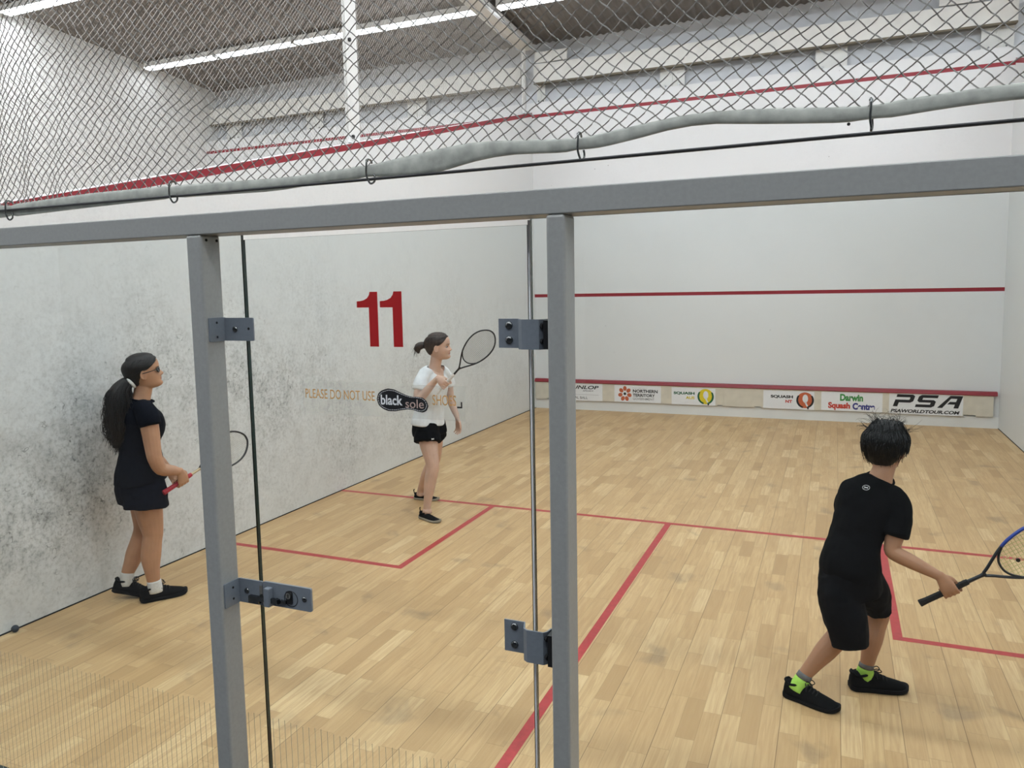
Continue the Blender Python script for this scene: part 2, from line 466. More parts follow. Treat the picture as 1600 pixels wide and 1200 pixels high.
# steel girt, cleat plates on the end wall above the front walls
def girt(xa, xb):
    b = bmesh.new()
    prism(b, [(9.84, 5.125), (10.0, 5.125), (10.0, 5.15), (9.865, 5.15), (9.865, 5.375), (10.0, 5.375), (10.0, 5.40), (9.84, 5.40)], 'x', xa, xb)
    g = tag(obj('wall_girt', b, M['cream']), kind='structure')
    b = bmesh.new(); prism(b, [(9.838, 5.10), (9.845, 5.10), (9.99, 5.112), (9.99, 5.124), (9.838, 5.124)], 'x', xa, xb); obj('flange_shade', b, M['tan'], g); return g  # second prism: dark strip, shade under the girt put into its colour
g1 = girt(0.0, 6.42); g1.name = 'trim_3'
g2 = girt(-6.58, -.22); g2.name = 'trim_4'
g3 = girt(6.62, 13.1); g3.name = 'trim_5'
def cleat(x0, x1, z0=4.82, z1=5.15, nm='cleat_plate', lab=None, rib=True, y=9.985):
    t = empty(nm, ((x0 + x1) / 2, y, z0)); w = (x1 - x0) / 2; h = z1 - z0
    b = bmesh.new(); box(b, -w, w, 0, .008, 0, h); obj('plate', b, M['cream'], t)
    if rib:
        b = bmesh.new(); box(b, -.005, .005, -.02, 0, .02, h); obj('rib', b, M['cream'], t)
    for sx in (-.55, .55):
        b = bmesh.new(); cyl(b, (sx * w, 0, .05), (0, -1, 0), .012, .012, 6); obj('bolt', b, M['steel'], t)
    return tag(t, lab, 'bracket', 'cleat plates under the wall girt')
cleat(.0, .135, lab='narrow cream steel plate under the girt in the left front corner')
cleat(1.95, 2.31, lab='cream ribbed steel plate under the girt, second from left over the court')
cleat(4.09, 4.49, lab='cream ribbed steel plate under the girt, second from right over the court')
cleat(6.05, 6.41, lab='cream steel plate at the right end of the girt beside the white post')
for x in (-6.3, -4.45, -2.35):
    cleat(x, x + .36, lab={-6.3: 'cream cleat plate on the next court, in its far left corner', -4.45: 'cream cleat plate on the next court, left of the net post', -2.35: 'cream cleat plate on the next court, right of the net post'}[x])
for x0, x1, lab in ((.02, .55, 'flat cream cover plate above the girt at the left corner'), (5.55, 6.1, 'flat cream cover plate above the girt near the right edge')):
    t = tag(obj('cover_plate', boxm(x0, x1, 9.84, 9.86, 5.42, 5.58, .003), M['cream']), lab, 'plate')

# small dark hole high on the front wall
b = bmesh.new(); cyl(b, (4.527, 9.752, 4.037), (0, -1, 0), .022, .004, 20)
tag(obj('wall_plug', b, M['hole']), 'small round black plug high on the white front wall', 'plug')

# ------------------------------------------------------------------ light battens
def batten(lm='lamp'):
    t = empty('light_batten')
    b = bmesh.new(); box(b, 0, 1.52, -.087, .087, .022, .10); obj('housing', b, M['white'], t)
    b = bmesh.new()
    prism(b, [(-.085, .022), (-.076, .006), (-.06, 0), (.06, 0), (.076, .006), (.085, .022)], 'x', .012, 1.508)
    obj('diffuser', b, M[lm], t)
    for x in (.0, 1.508):
        b = bmesh.new(); box(b, x, x + .012, -.089, .089, -.002, .058); obj('end_cap', b, M['white'], t)
    return t
protos = {k: batten(k) for k in ('lamp', 'lamp_dim', 'lamp_added')}; used_p = set()
def copy_tree(o):
    c = o.copy(); COL.objects.link(c)
    for ch in list(o.children):
        d = ch.copy(); COL.objects.link(d); d.parent = c
        for g in list(ch.children):
            e = g.copy(); COL.objects.link(e); e.parent = d
    return c
rows = {8.33: 'front', 5.85: 'second', 3.35: 'third', .85: 'fourth', -2.2: 'spectator side', -4.4: 'rear'}  # last two rows are unseen, added to light the fronts of the posts
for y, rn in rows.items():
    k = 0; x = -6.46
    while x < 12.9 - 1.5:
        lk = 'lamp_dim' if y > 8 else 'lamp_added' if y < 0 else 'lamp'
        if lk not in used_p: t = protos[lk]; used_p.add(lk)
        else: t = copy_tree(protos[lk])
        t.location = (x, y, ceil_z(y) - .13)
        if y > 8:
            where = ['over the next court, leftmost of the front row', 'over the next court, second in the front row', 'over the next court, third in the front row',
                     'fourth in the front row, ending at the white rail', 'just right of the white rail'] 
            lab = 'lit white batten lamp ' + (where[k] if k < 5 else 'in the front row over the courts, above the frame')
        elif y > 5 and k == 0: lab = 'lit white batten lamp at the top left corner, in the second row'
        elif y < 0: lab = 'unseen batten lamp added over the spectator side to light the posts'
        else: lab = 'lit white batten lamp under the corrugated ceiling, %s row from the front wall' % rn
        tag(t, lab, 'ceiling light', 'white batten lamps under the ceiling'); x += 1.56; k += 1
        if k == 4: x = .06
        if k == 8: x = 6.66

# ------------------------------------------------------------------ nets over the walls
def net_mesh(fn, nu, nv, r, keep=None, wav=0):
    """diamond net: fn(i,j)->Vector for half-cell lattice nodes; cords along both diagonals, 3-sided"""
    vs = []; fs = []
    def cord(pts, low=0):
        if wav:
            q = [pts[0]]
            for n_, (p0, p1) in enumerate(zip(pts, pts[1:])):
                if n_ + low < wav:
                    d = p1 - p0; side = Vector((d.z, 0, -d.x)).normalized() * (.0011 if (n_ + low) % 2 else -.0011)
                    q.append(p0 + d * .3 + side); q.append(p0 + d * .7 + side)
                q.append(p1)
            pts = q
        base = len(vs); n = len(pts)
        for i, p in enumerate(pts):
            t = (pts[min(i + 1, n - 1)] - pts[max(i - 1, 0)]); t.normalize()
            a = t.orthogonal().normalized(); c = t.cross(a)
            for k in range(3):
                vs.append(p + (a * math.cos(k * 2.0944) + c * math.sin(k * 2.0944)) * r)
        for i in range(n - 1):
            q = base + i * 3
            for k in range(3): fs.append((q + k, q + (k + 1) % 3, q + 3 + (k + 1) % 3, q + 3 + k))
    for s in (1, -1):
        for st_ in range(-nv, nu + nv + 1, 2):
            i, j = (st_, 0) if s == 1 else (st_, 0); run = []
            while j <= nv:
                ok = 0 <= i <= nu and (keep is None or keep(i, j))
                if ok: run.append(fn(i, j))
                elif run:
                    if len(run) > 1: cord(run)
                    run = []
                i += s; j += 1
            if len(run) > 1: cord(run)
    me = bpy.data.meshes.new('net'); me.from_pydata([tuple(v) for v in vs], [], fs)
    return me

hem_bot = [(0.0, 2.262), (.5, 2.27), (.85, 2.272), (1.563, 2.256), (2.063, 2.269), (2.441, 2.276), (2.856, 2.271), (2.998, 2.284), (3.185, 2.289), (3.344, 2.278), (3.561, 2.317), (3.676, 2.313), (3.803, 2.305), (3.960, 2.326), (4.085, 2.349), (4.261, 2.331), (4.471, 2.314), (4.590, 2.327), (4.765, 2.334), (5.15, 2.318), (5.5, 2.345), (5.83, 2.315), (6.38, 2.32)]
hem_top = [(0.0, 2.302), (.5, 2.31), (.85, 2.308), (1.568, 2.296), (2.036, 2.312), (2.444, 2.313), (2.882, 2.306), (3.187, 2.322), (3.505, 2.356), (3.803, 2.337), (3.960, 2.357), (4.100, 2.372), (4.261, 2.364), (4.457, 2.346), (4.577, 2.356), (4.764, 2.364), (5.15, 2.348), (5.5, 2.38), (5.83, 2.345), (6.38, 2.355)]
def lerp(tab, x):
    if x <= tab[0][0]: return tab[0][1]
    for (a, p), (c, q) in zip(tab, tab[1:]):
        if x <= c:
            t = (x - a) / (c - a); return p + (q - p) * t
    return tab[-1][1]
NY = -.02
folds = [(1.80, .035, .10), (2.02, .04, .12), (1.58, .03, .1), (.9, .05, .2), (.3, .05, .2)]
nu, nv = 284, 212
cw = 6.36 / nu
def net_fn(i, j):
    u = .01 + cw * i; ztop = ceil_z(0) - .04; x = u
    for c, a, w in folds:
        cc = c + .16 * (j / nv) * 3.2                       # gathers lean to the right going up
        fade = max(0.15, 1 - j / 85.0)
        x -= a * fade * math.tanh((u - cc) / w * 1.6)
    zb = lerp(hem_top, x) - .004
    v = j / nv
    z = zb + (ztop - zb) * v
    y = NY + .02 * noise.noise(Vector((u * 1.7, v * 5, 0))) + .012 * math.sin(u * 9 + v * 6)
    y *= min(1, j / 6) ; y += NY * (1 - min(1, j / 6))
    # slightly wavy diamonds
    z += .0035 * math.sin(u * 5.1 + j * .7)
    x += .003 * math.sin(j * 1.3 + u * 3)
    return Vector((x, y, z))
net = empty('court_net', (3.2, NY, 2.3)); tag(net, 'off-white diamond mesh net hanging above the glass back wall', 'net')
def reloc(me, root):
    me.transform(Matrix.Translation(-Vector(root.location))); return me
obj('mesh_panel', reloc(net_mesh(net_fn, nu, nv, .0019, wav=50), net), M['net'], net)
b = bmesh.new()
xs = [0.01 + 6.36 * i / 220 for i in range(221)]
rings = []
for x in xs:
    zt, zb = lerp(hem_top, x), lerp(hem_bot, x)
    # soften corners of the polyline
    zt = (zt + lerp(hem_top, x - .05) + lerp(hem_top, x + .05)) / 3; zb = (zb + lerp(hem_bot, x - .06) + lerp(hem_bot, x + .06)) / 3
    pin = min(abs(x - h) for h in (.85, 1.624, 2.421, 3.173, 3.805, 4.477, 5.15, 5.83)); pin = max(0, 1 - pin / .03)
    c = (zt + zb) / 2; h = (zt - zb) / 2 * 1.12 * (1 - .25 * pin); th = .007 * (1 - .3 * pin) + .003 * noise.noise(Vector((x * 6, 0, 0)))
    rings.append([b.verts.new((x, NY + .002 + th * math.cos(a) , c + h * math.copysign(abs(math.sin(a)) ** .8, math.sin(a)))) for a in [2 * PI * k / 12 for k in range(12)]])
for r0, r1 in zip(rings, rings[1:]):
    for k in range(12): b.faces.new([r0[k], r0[(k + 1) % 12], r1[(k + 1) % 12], r1[k]])
b.faces.new(rings[0]); b.faces.new(rings[-1][::-1])
me = bpy.data.meshes.new('hem'); bmesh.ops.recalc_face_normals(b, faces=b.faces); b.to_mesh(me); b.free()
obj('hem', reloc(me, net), M['hem'], net, smooth=True)
# top rope of the net
b = bmesh.new(); tube(b, [(.0, NY, ceil_z(0) - .04), (6.4, NY, ceil_z(0) - .04)], .008, 6)
me = bpy.data.meshes.new('r'); b.to_mesh(me); b.free(); obj('head_rope', reloc(me, net), M['cable'], net)

# tension cable over the beam
b = bmesh.new(); pts = [(0, -.034, 2.284), (1.6, -.03, 2.279), (3.2, -.03, 2.279), (4.8, -.03, 2.287), (6.4, -.03, 2.29)]
tube(b, pts, .0045, 8, 6)
tag(obj('tension_cable', b, M['cable'], smooth=True), 'thin black cable stretched just above the grey beam under the net hem', 'cable')

def hook(x, z, tilt, lab):
    t = empty('snap_hook', (x, -.034, z)); b = bmesh.new()
    c, s = math.cos(tilt), math.sin(tilt)
    pts = [(0, .026, .006), (0, .018, .014), (0, 0, .012), (0, -.004, -.005), (-.001, -.004, -.03), (.001 + .004 * c, -.004 + .004 * s, -.048), (.010 * c, .012 * s - .002, -.055), (.019 * c, .020 * s, -.049), (.021 * c, .022 * s, -.038), (.017 * c, .02 * s, -.028)]
    tube(b, [(p[0], p[1], p[2]) for p in pts], .0029, 8, 4)
    obj('hook_wire', b, M['steel'], t, smooth=True)
    b = bmesh.new(); ball(b, (0, 0, .010), .0045); obj('rivet', b, M['steel'], t, smooth=True)
    return tag(t, lab, 'hook', 'steel snap hooks along the net hem')
for x, tl, lab in ((1.624, .3, 'steel snap hook on the net hem nearest the left edge of the photo'), (2.421, .4, 'steel snap hook on the hem above the left post'),
                   (3.173, .4, 'steel snap hook on the hem above the door'), (3.805, 1.1, 'steel snap hook on the hem above the right post'),
                   (4.477, 1.35, 'steel snap hook on the hem nearest the right edge of the photo')):
    hook(x, lerp(hem_top, x), tl, lab)

# nets and frame on top of the dividing walls
def divider(xc, which):
    n_u = int(9.55 / .0225)
    def top(y): return 5.60 + (9.75 - y) * .055
    nvd = 110
    def fn(i, j):
        y = .1 + .0225 * i; zb = 2.24 + .2486 * y; z = zb + j * .0225
        return Vector((xc + .012 * math.sin(y * 2 + z), y + .002 * math.sin(j * 2.1), z + .002 * math.sin(i * 1.9)))
    def keep(i, j):
        y = .1 + .0225 * i; return 2.24 + .2486 * y + j * .0225 < top(y)
    t = empty('divider_net', (xc, 4.9, 3.45))
    tag(t, ('white mesh net standing on the left dividing wall' if which == 'l' else 'white mesh net standing on the right dividing wall'), 'net', 'nets on the dividing walls')
    obj('mesh_panel', reloc(net_mesh(fn, n_u, nvd + 60, .0016, keep), t), M['net2'], t)
    for y0, y1, nm in ((4.78, 4.97, 'post'), (9.63, 9.70, 'post'), (.05, .14, 'post')):
        zb = 2.235 + .2486 * (y0 + .03); b = bmesh.new(); box(b, xc - .02, xc + .02, y0, y1, zb, top(y0))
        me = bpy.data.meshes.new('p'); bmesh.ops.recalc_face_normals(b, faces=b.faces); b.to_mesh(me); b.free()
        po = obj(nm, reloc(me, t), M['white'], t)
        # lacing cord
        b = bmesh.new()
        for yy in (y0 - .012, y1 + .012):
            z = zb + .1; pts = []
            while z < top(y0) - .05:
                pts.append((xc + .02, yy, z)); pts.append((xc + .012, yy + (.014 if yy > y0 else -.014), z + .06)); z += .12
            tube(b, pts, .0035, 5)
        me = bpy.data.meshes.new('l'); b.to_mesh(me); b.free(); obj('lacing', reloc(me, t), M['net2'], po)
        if nm == 'post' and y0 > 4 and y0 < 6:
            for zz in (zb + .06, zb + 1.0):
                b = bmesh.new(); cyl(b, (xc + .018, y0 + .05, zz), (1, 0, 0), .02, .02, 12)
                me = bpy.data.meshes.new('b'); b.to_mesh(me); b.free(); obj('bolt', reloc(me, t), M['black'], po)
    b = bmesh.new()
    for (xa, xb, dz0, dz1) in ((-.11, -.095, -.02, .10), (.095, .11, -.02, .10), (-.11, .11, -.01, .005)):
        vs, _ = box(b, xc + xa, xc + xb, 0.05, 9.78, 0, 0)
        for v in vs:
            v.co.z = top(v.co.y) + .02
        for v in vs[4:]: v.co.z += dz1
        for v in vs[:4]: v.co.z += dz0
    me = bpy.data.meshes.new('rail'); bmesh.ops.recalc_face_normals(b, faces=b.faces); b.to_mesh(me); b.free()
    obj('top_rail', reloc(me, t), M['white'], t)
divider(-.1, 'l'); divider(6.5, 'r')

# ------------------------------------------------------------------ glass back wall: beam, posts, panes
b = boxm(0, 6.4, -.1, .012, 2.144, 2.208, .003)
tag(obj('top_beam', b, M['grey']), 'long grey steel beam along the top of the glass wall', 'beam')
def post(x0, x1, lab, scr=False):
    t = empty('steel_post', ((x0 + x1) / 2, -.05, 0))
    b = boxm(x0, x1, -.1, -.013, 0, 2.144, .008, 3); me = bpy.data.meshes.new('p'); b.to_mesh(me); b.free()
    obj('column', reloc(me, t), M['grey'], t)
    if scr:
        for y in (-.075, -.03):
            b = bmesh.new(); cyl(b, (x1 - .001, y, 2.128), (1, 0, 0), .0045, .003, 12)
            me = bpy.data.meshes.new('p'); b.to_mesh(me); b.free(); obj('screw', reloc(me, t), M['hole'], t)
    b = boxm(x0 - .03, x1 + .03, -.12, -.013, 0, .008); me = bpy.data.meshes.new('p'); b.to_mesh(me); b.free()
    obj('base_plate', reloc(me, t), M['grey'], t)
    return tag(t, lab, 'post', 'grey posts of the glass wall')
LP = post(2.538, 2.598, 'grey steel post left of the glass door, carrying the lock bracket', True)
RP = post(3.737, 3.787, 'grey steel post right of the glass door, carrying both hinges')

def pane(name, x0, x1, z0, z1, lab, cat, lines=True):
    t = empty(name, ((x0 + x1) / 2, -.006, z0))
    b = bmesh.new(); vs, fs = box(b, x0, x1, -.012, 0, z0, z1)
    for f in fs:
        f.material_index = 0 if abs(f.calc_center_median().y + .006) > .005 else 1
    me = bpy.data.meshes.new('g'); bmesh.ops.recalc_face_normals(b, faces=b.faces); b.to_mesh(me); b.free()
    me.materials.append(M['glass']); me.materials.append(M['gedge'])
    obj('glass_pane', reloc(me, t), None, t)
    if lines:
        b = bmesh.new(); x = x0 + .02; k = 0
        while x < x1 - .01:
            h = .533 + .004 * math.sin(k * 7.3)
            box(b, x, x + .0013, -.0126, -.012, z0 + .002, h); x += .0245; k += 1
        me = bpy.data.meshes.new('g'); b.to_mesh(me); b.free(); o = obj('etched_lines', reloc(me, t), M['etch'], t)
        o['kind'] = 'stuff'
    return tag(t, lab, cat)
pane('glass_panel', .01, 2.681, .01, 2.143, 'fixed clear glass panel left of the door', 'glass panel')
door = pane('glass_door', 2.687, 3.652, 02e-2, 2.128, 'clear glass door carrying the red number 11', 'glass door')
pane('glass_panel', 3.662, 6.39, .01, 2.143, 'fixed clear glass panel right of the door, in front of the person seen from behind', 'glass panel')
# pale gasket lines at hinge side of the door
b = bmesh.new(); box(b, 3.654, 3.6585, -.011, -.001, .02, 2.14)
tag(obj('door_seal', b, M['s_white']), 'thin pale seal strip between the glass door and the right panel', 'seal')

# number 11 and sticker strip on the door
YS = -.0125
def one(x0, x1, z0, z1):
    w = x1 - x0; h = z1 - z0; st_ = w * .42
    pts = [(x1 - st_, z0), (x1, z0), (x1, z1), (x1 - w * .36, z1)]
    pts += [(x1 - w * .40, z1 - h * .06), (x1 - w * .50, z1 - h * .115), (x1 - w * .66, z1 - h * .15), (x1 - w * .82, z1 - h * .165), (x0, z1 - h * .17)]
    pts += [(x0, z1 - h * .285), (x1 - st_, z1 - h * .285)]
    return pts
b = bmesh.new()
for x0, x1 in ((3.106, 3.178), (3.186, 3.260)):
    prism(b, one(x0, x1, 1.795, 1.957), 'y', YS - .0008, YS)
tag(obj('door_number', b, M['s_num']), 'large dark red number 11 on the glass door', 'number')

stk = empty('door_sticker', (3.17, YS, 1.64)); tag(stk, 'long clear notice strip on the door with a black footprint emblem', 'sticker')
def child(name, b, mat, root, smooth=False):
    if isinstance(b, bpy.types.Mesh): me = b
    else:
        me = bpy.data.meshes.new(name); bmesh.ops.recalc_face_normals(b, faces=b.faces); b.to_mesh(me); b.free()
    return obj(name, reloc(me, root), mat, root, smooth=smooth)
def at_y(me, y):
    me.transform(Matrix.Translation((0, y, 0))); return me
b = bmesh.new(); box(b, 2.895, 3.455, YS - .0003, YS, 1.585, 1.685); child('film', b, M['film'], stk)
child('lettering', at_y(text_mesh('PLEASE DO NOT USE', 2.905, 3.157, 1.632, 1.661, .0), YS - .0004), M['s_tan'], stk)
child('lettering', at_y(text_mesh('SHOES', 3.352, 3.428, 1.628, 1.658, .0), YS - .0004), M['s_tan'], stk)
def foot_outline(g=0.0, n=64):
    pts = []
    x0, x1 = 3.164, 3.338
    for k in range(n):
        a = 2 * PI * k / n; u = math.cos(a); v = math.sin(a)
        t = (u + 1) / 2
        x = x0 + (x1 - x0) * t
        # half height along the sole: wide toe left, waist, heel right
        h = lerp([(0, .0), (.03, .017), (.1, .027), (.22, .034), (.35, .033), (.48, .026), (.6, .0205), (.7, .0195), (.8, .022), (.9, .022), (.97, .014), (1, 0)], t)
        c = lerp([(0, 1.638), (.3, 1.637), (.6, 1.632), (1, 1.624)], t)
        pts.append((x, c + math.copysign(h, v) if abs(v) > 1e-6 else c))
    return pts
fo = foot_outline()
cx, cz = 3.245, 1.632
b = bmesh.new(); prism(b, fo, 'y', YS - .0010, YS - .0004); child('footprint', b, M['s_black'], stk)
b = bmesh.new()
inn = [(cx + (x - cx) * .945, cz + (z - cz) * .86 + .0005) for x, z in fo]
dense = []
for (ax, az), (bx, bz) in zip(inn, inn[1:] + inn[:1]):
    L = math.hypot(bx - ax, bz - az); nn = max(1, int(L / .0012))
    for k in range(nn): dense.append((ax + (bx - ax) * k / nn, az + (bz - az) * k / nn))
acc = 0
for (ax, az), (bx, bz) in zip(dense, dense[1:]):
    L = math.hypot(bx - ax, bz - az); acc += L
    if (acc % .0072) < .005 and L > 1e-6:
        nx_, nz_ = -(bz - az) / L * .0006, (bx - ax) / L * .0006
        prism(b, [(ax - nx_, az - nz_), (bx - nx_, bz - nz_), (bx + nx_, bz + nz_), (ax + nx_, az + nz_)], 'y', YS - .0014, YS - .0010)
child('stitching', b, M['s_white'], stk)
child('lettering', at_y(text_mesh('black', 3.178, 3.252, 1.622, 1.652, .02), YS - .0011), M['s_white'], stk)
child('lettering', at_y(text_mesh('sole', 3.262, 3.323, 1.616, 1.642, .0), YS - .0011), M['s_pink'], stk)
b = bmesh.new(); prism(b, [(3.431, 1.622), (3.447, 1.622), (3.447, 1.640), (3.443, 1.640), (3.443, 1.6265), (3.431, 1.6265)], 'y', YS - .001, YS - .0004)
child('corner_mark', b, M['s_black'], stk)

# ------------------------------------------------------------------ brackets and hinges
def under(t, root):
    t.parent = root; t.location = Vector(t.location) - Vector(root.location); return t
def dome(b, c, r, ax=(0, -1, 0)):
    ax = Vector(ax); q = ax.to_track_quat('Z', 'Y').to_matrix()
    bmesh.ops.create_uvsphere(b, u_segments=18, v_segments=10, radius=1, matrix=Matrix.Translation(c) @ q.to_4x4() @ Matrix.Diagonal((r, r, r * .55, 1)))
def rplate(x0, x1, z0, z1, y0, y1, r=.004, seg=4):
    b = bmesh.new(); pts = []
    for cx_, cz_, a in ((x1 - r, z1 - r, 0), (x0 + r, z1 - r, 90), (x0 + r, z0 + r, 180), (x1 - r, z0 + r, 270)):
        for k in range(seg + 1):
            t = math.radians(a + 90 * k / seg); pts.append((cx_ + r * math.cos(t), cz_ + r * math.sin(t)))
    prism(b, pts, 'y', y0, y1); return b
def rplate_x(y0, y1, z0, z1, x0, x1, r=.004, seg=4):
    b = bmesh.new(); pts = []
    for cy_, cz_, a in ((y1 - r, z1 - r, 0), (y0 + r, z1 - r, 90), (y0 + r, z0 + r, 180), (y1 - r, z0 + r, 270)):
        for k in range(seg + 1):
            t = math.radians(a + 90 * k / seg); pts.append((cy_ + r * math.cos(t), cz_ + r * math.sin(t)))
    prism(b, pts, 'x', x0, x1); return b

# stop bracket at the top of the left post
t = empty('stop_bracket', (2.6, -.03, 1.845))
child('post_flange', rplate_x(-.087, -.014, 1.808, 1.884, 2.598, 2.603), M['grey2'], t)
child('door_flange', rplate(2.600, 2.718, 1.808, 1.882, -.019, -.014), M['grey2'], t)
b = bmesh.new(); dome(b, (2.644, -.019, 1.845), .010); child('bolt', b, M['steel'], t, True)
b = bmesh.new(); cyl(b, (2.699, -.0188, 1.847), (0, -1, 0), .0045, .0006, 14); child('hole', b, M['hole'], t)
for z in (1.868, 1.822):
    b = bmesh.new(); cyl(b, (2.603, -.055, z), (1, 0, 0), .004, .001, 12); child('screw', b, M['steel'], t)
under(t, LP)
# lock bracket and lock plate
t = empty('lock_bracket', (2.6, -.03, .97))
child('post_flange', rplate_x(-.088, -.014, .930, 1.012, 2.598, 2.603), M['grey2'], t)
child('door_flange', rplate(2.600, 2.700, .930, 1.012, -.020, -.014), M['grey2'], t)
b = bmesh.new(); dome(b, (2.634, -.020, .972), .010); child('bolt', b, M['steel'], t, True)
b = bmesh.new(); box(b, 2.650, 2.692, -.034, -.020, .938, .962); child('catch', b, M['steel'], t)
b = bmesh.new(); box(b, 2.688, 2.700, -.0215, -.020, .962, .998); child('slot_edge', b, M['chrome'], t)
for z in (.99, .952):
    b = bmesh.new(); cyl(b, (2.603, -.05, z), (1, 0, 0), .004, .001, 12); child('screw', b, M['hole'], t)
under(t, LP)
t = empty('door_lock', (2.8, -.02, .97))
child('lock_plate', rplate(2.703, 2.895, .936, 1.014, -.020, -.0125, .006), M['grey2'], t)
child('guide_block', boxm(2.722, 2.744, -.044, -.020, .938, 1.000, .002), M['grey2'], t)
b = bmesh.new(); box(b, 2.690, 2.775, -.036, -.026, .950, .966); child('slide_bolt', b, M['steel'], t)
b = bmesh.new(); cyl(b, (2.764, -.026, .958), (0, -1, 0), .010, .014, 18); child('bolt_knob', b, M['steel'], t, False)
b = bmesh.new(); bmesh.ops.create_circle(b, segments=8, radius=.001); b.clear()
tube(b, [(2.815 + .026 * math.cos(a), -.0205, .970 + .026 * math.sin(a)) for a in [2 * PI * k / 28 for k in range(28)]], .0012, 6, 1, True); child('ring', b, M['black'], t)
cl = child('lock_cylinder', rplate(2.797, 2.822, .952, .994, -.024, -.020, .005), M['black'], t)
b = bmesh.new(); cyl(b, (2.809, -.024, .981), (0, -1, 0), .010, .004, 20); k_ = child('keyhole_face', b, M['chrome'], t)
b = bmesh.new(); box(b, 2.8075, 2.8105, -.0288, -.028, .975, .987); child('keyhole', b, M['hole'], t)
b = bmesh.new(); box(b, 2.775, 2.800, -.030, -.020, .952, .962); child('turn_arm', b, M['steel'], t)
b = bmesh.new(); dome(b, (2.868, -.020, .975), .0095); child('bolt', b, M['steel'], t, True)
under(t, door)

def hinge(z0, z1, lab):
    t = empty('door_hinge', (3.65, -.03, z0))
    o1, i1 = [], []
    # plan profile: plate on the door, step out, channel across the gap, return to the post
    path = [(3.566, -.0145), (3.628, -.0145), (3.641, -.052), (3.652, -.060), (3.700, -.060), (3.708, -.050), (3.712, -.026)]
    th = .0045; n = len(path); L = []; R = []
    for i, p in enumerate(path):
        a = path[max(i - 1, 0)]; c = path[min(i + 1, n - 1)]
        dx, dy = c[0] - a[0], c[1] - a[1]; l = math.hypot(dx, dy); nx_, ny_ = -dy / l * th / 2, dx / l * th / 2
        L.append((p[0] + nx_, p[1] + ny_)); R.append((p[0] - nx_, p[1] - ny_))
    b = bmesh.new(); prism(b, L + R[::-1], 'z', z0, z1)
    child('hinge_leaf', b, M['grey2'], t)
    b = bmesh.new(); box(b, 3.716, 3.738, -.070, -.028, z0 + .002, z1 - .002); child('post_block', b, M['black'], t)
    b = bmesh.new(); cyl(b, (3.713, -.03, z0 + .002), (0, 0, 1), .006, z1 - z0 - .004, 14); child('hinge_pin', b, M['black'], t, True)
    for z in (z0 + .022, z1 - .018):
        b = bmesh.new(); dome(b, (3.597, -.017, z), .0112); child('bolt', b, M['steel'], t, True)
        b = bmesh.new(); cyl(b, (3.705, -.052, z), (.8, -.6, 0), .008, .012, 12); child('bolt', b, M['black'], t)
    return under(t, door)
hinge(1.797, 1.877, 'upper grey steel door hinge beside the right post')
hinge(.925, 1.018, 'lower grey steel door hinge beside the right post')

# ------------------------------------------------------------------ tin board and stickers on the front wall
tin = empty('tin_board', (3.2, 9.72, .15)); tag(tin, 'low cream board with a red top rail along the foot of the front wall', 'board')
b = bmesh.new(); prism(b, [(9.75, .43), (9.69, .43), (9.685, .438), (9.70, .478), (9.75, .484)], 'x', .0, 6.37); child('top_rail', b, M['red'], tin)
def board(x0, x1, notches):
    b = bmesh.new(); pts = [(x0, .43), (x0, .155)]
    for a, c in notches: pts += [(a, .155), (a, .172), (c, .172), (c, .155)]
    pts += [(x1, .155), (x1, .43)]
    prism(b, pts, 'y', 9.705, 9.722); child('panel', b, M['board'], tin)
board(.005, 2.95, [(.2, .32), (2.86, 2.93)]); board(2.952, 6.33, [(3.38, 3.47), (6.0, 6.14)])
YP = 9.704
def sticker(x0, x1, lab, z0=.158, z1=.418):
    t = empty('sponsor_sticker', ((x0 + x1) / 2, YP, z0)); child('backing', rplate(x0, x1, z0, z1, YP, YP + .001, .002), M['s_white'], t)
    return tag(t, lab, 'sticker', 'sponsor stickers on the low board')
def tx(t, s, x0, x1, z0, z1, m, **k): return child('lettering', at_y(text_mesh(s, x0, x1, z0, z1, **k), YP), M[m], t)
t = sticker(.42, 1.12, 'white sticker with black lettering partly hidden behind the right post', .150, .43)
tx(t, 'DUNLOP', .53, 1.06, .335, .392, 's_black', off=.025, shear=.25); tx(t, 'SPORT.', .80, .98, .298, .316, 's_black', off=.02, shear=.2)
b = bmesh.new(); box(b, .5, 1.06, YP - .0006, YP, .245, .248); child('rule', b, M['s_grey'], t); tx(t, 'OFFICIAL BALL', .5, .88, .178, .218, 's_black')
t = sticker(1.31, 2.03, 'white sticker with an orange petal emblem and three lines of black lettering')
b = bmesh.new()
for k in range(7):
    a = 2 * PI * k / 7 + PI / 2; flat_poly(b, [(1.475 + .072 * math.cos(a) + .036 * (math.cos(p) * math.cos(a) - .8 * math.sin(p) * math.sin(a)), .285 + .082 * math.sin(a) + .038 * (math.cos(p) * math.sin(a) + .8 * math.sin(p) * math.cos(a))) for p in [2 * PI * q / 14 for q in range(14)]], YP)
child('emblem', b, M['s_rust'], t); b = bmesh.new(); flat_poly(b, circ(1.475, .285, .022, 7), YP); child('emblem_centre', b, M['s_black'], t)
tx(t, 'Proudly supported by the', 1.60, 1.82, .372, .384, 's_grey'); tx(t, 'NORTHERN', 1.60, 1.98, .308, .358, 's_black', off=.035); tx(t, 'TERRITORY', 1.60, 1.94, .245, .292, 's_black', off=.035); tx(t, 'GOVERNMENT', 1.60, 1.93, .195, .230, 's_grey', off=.01)
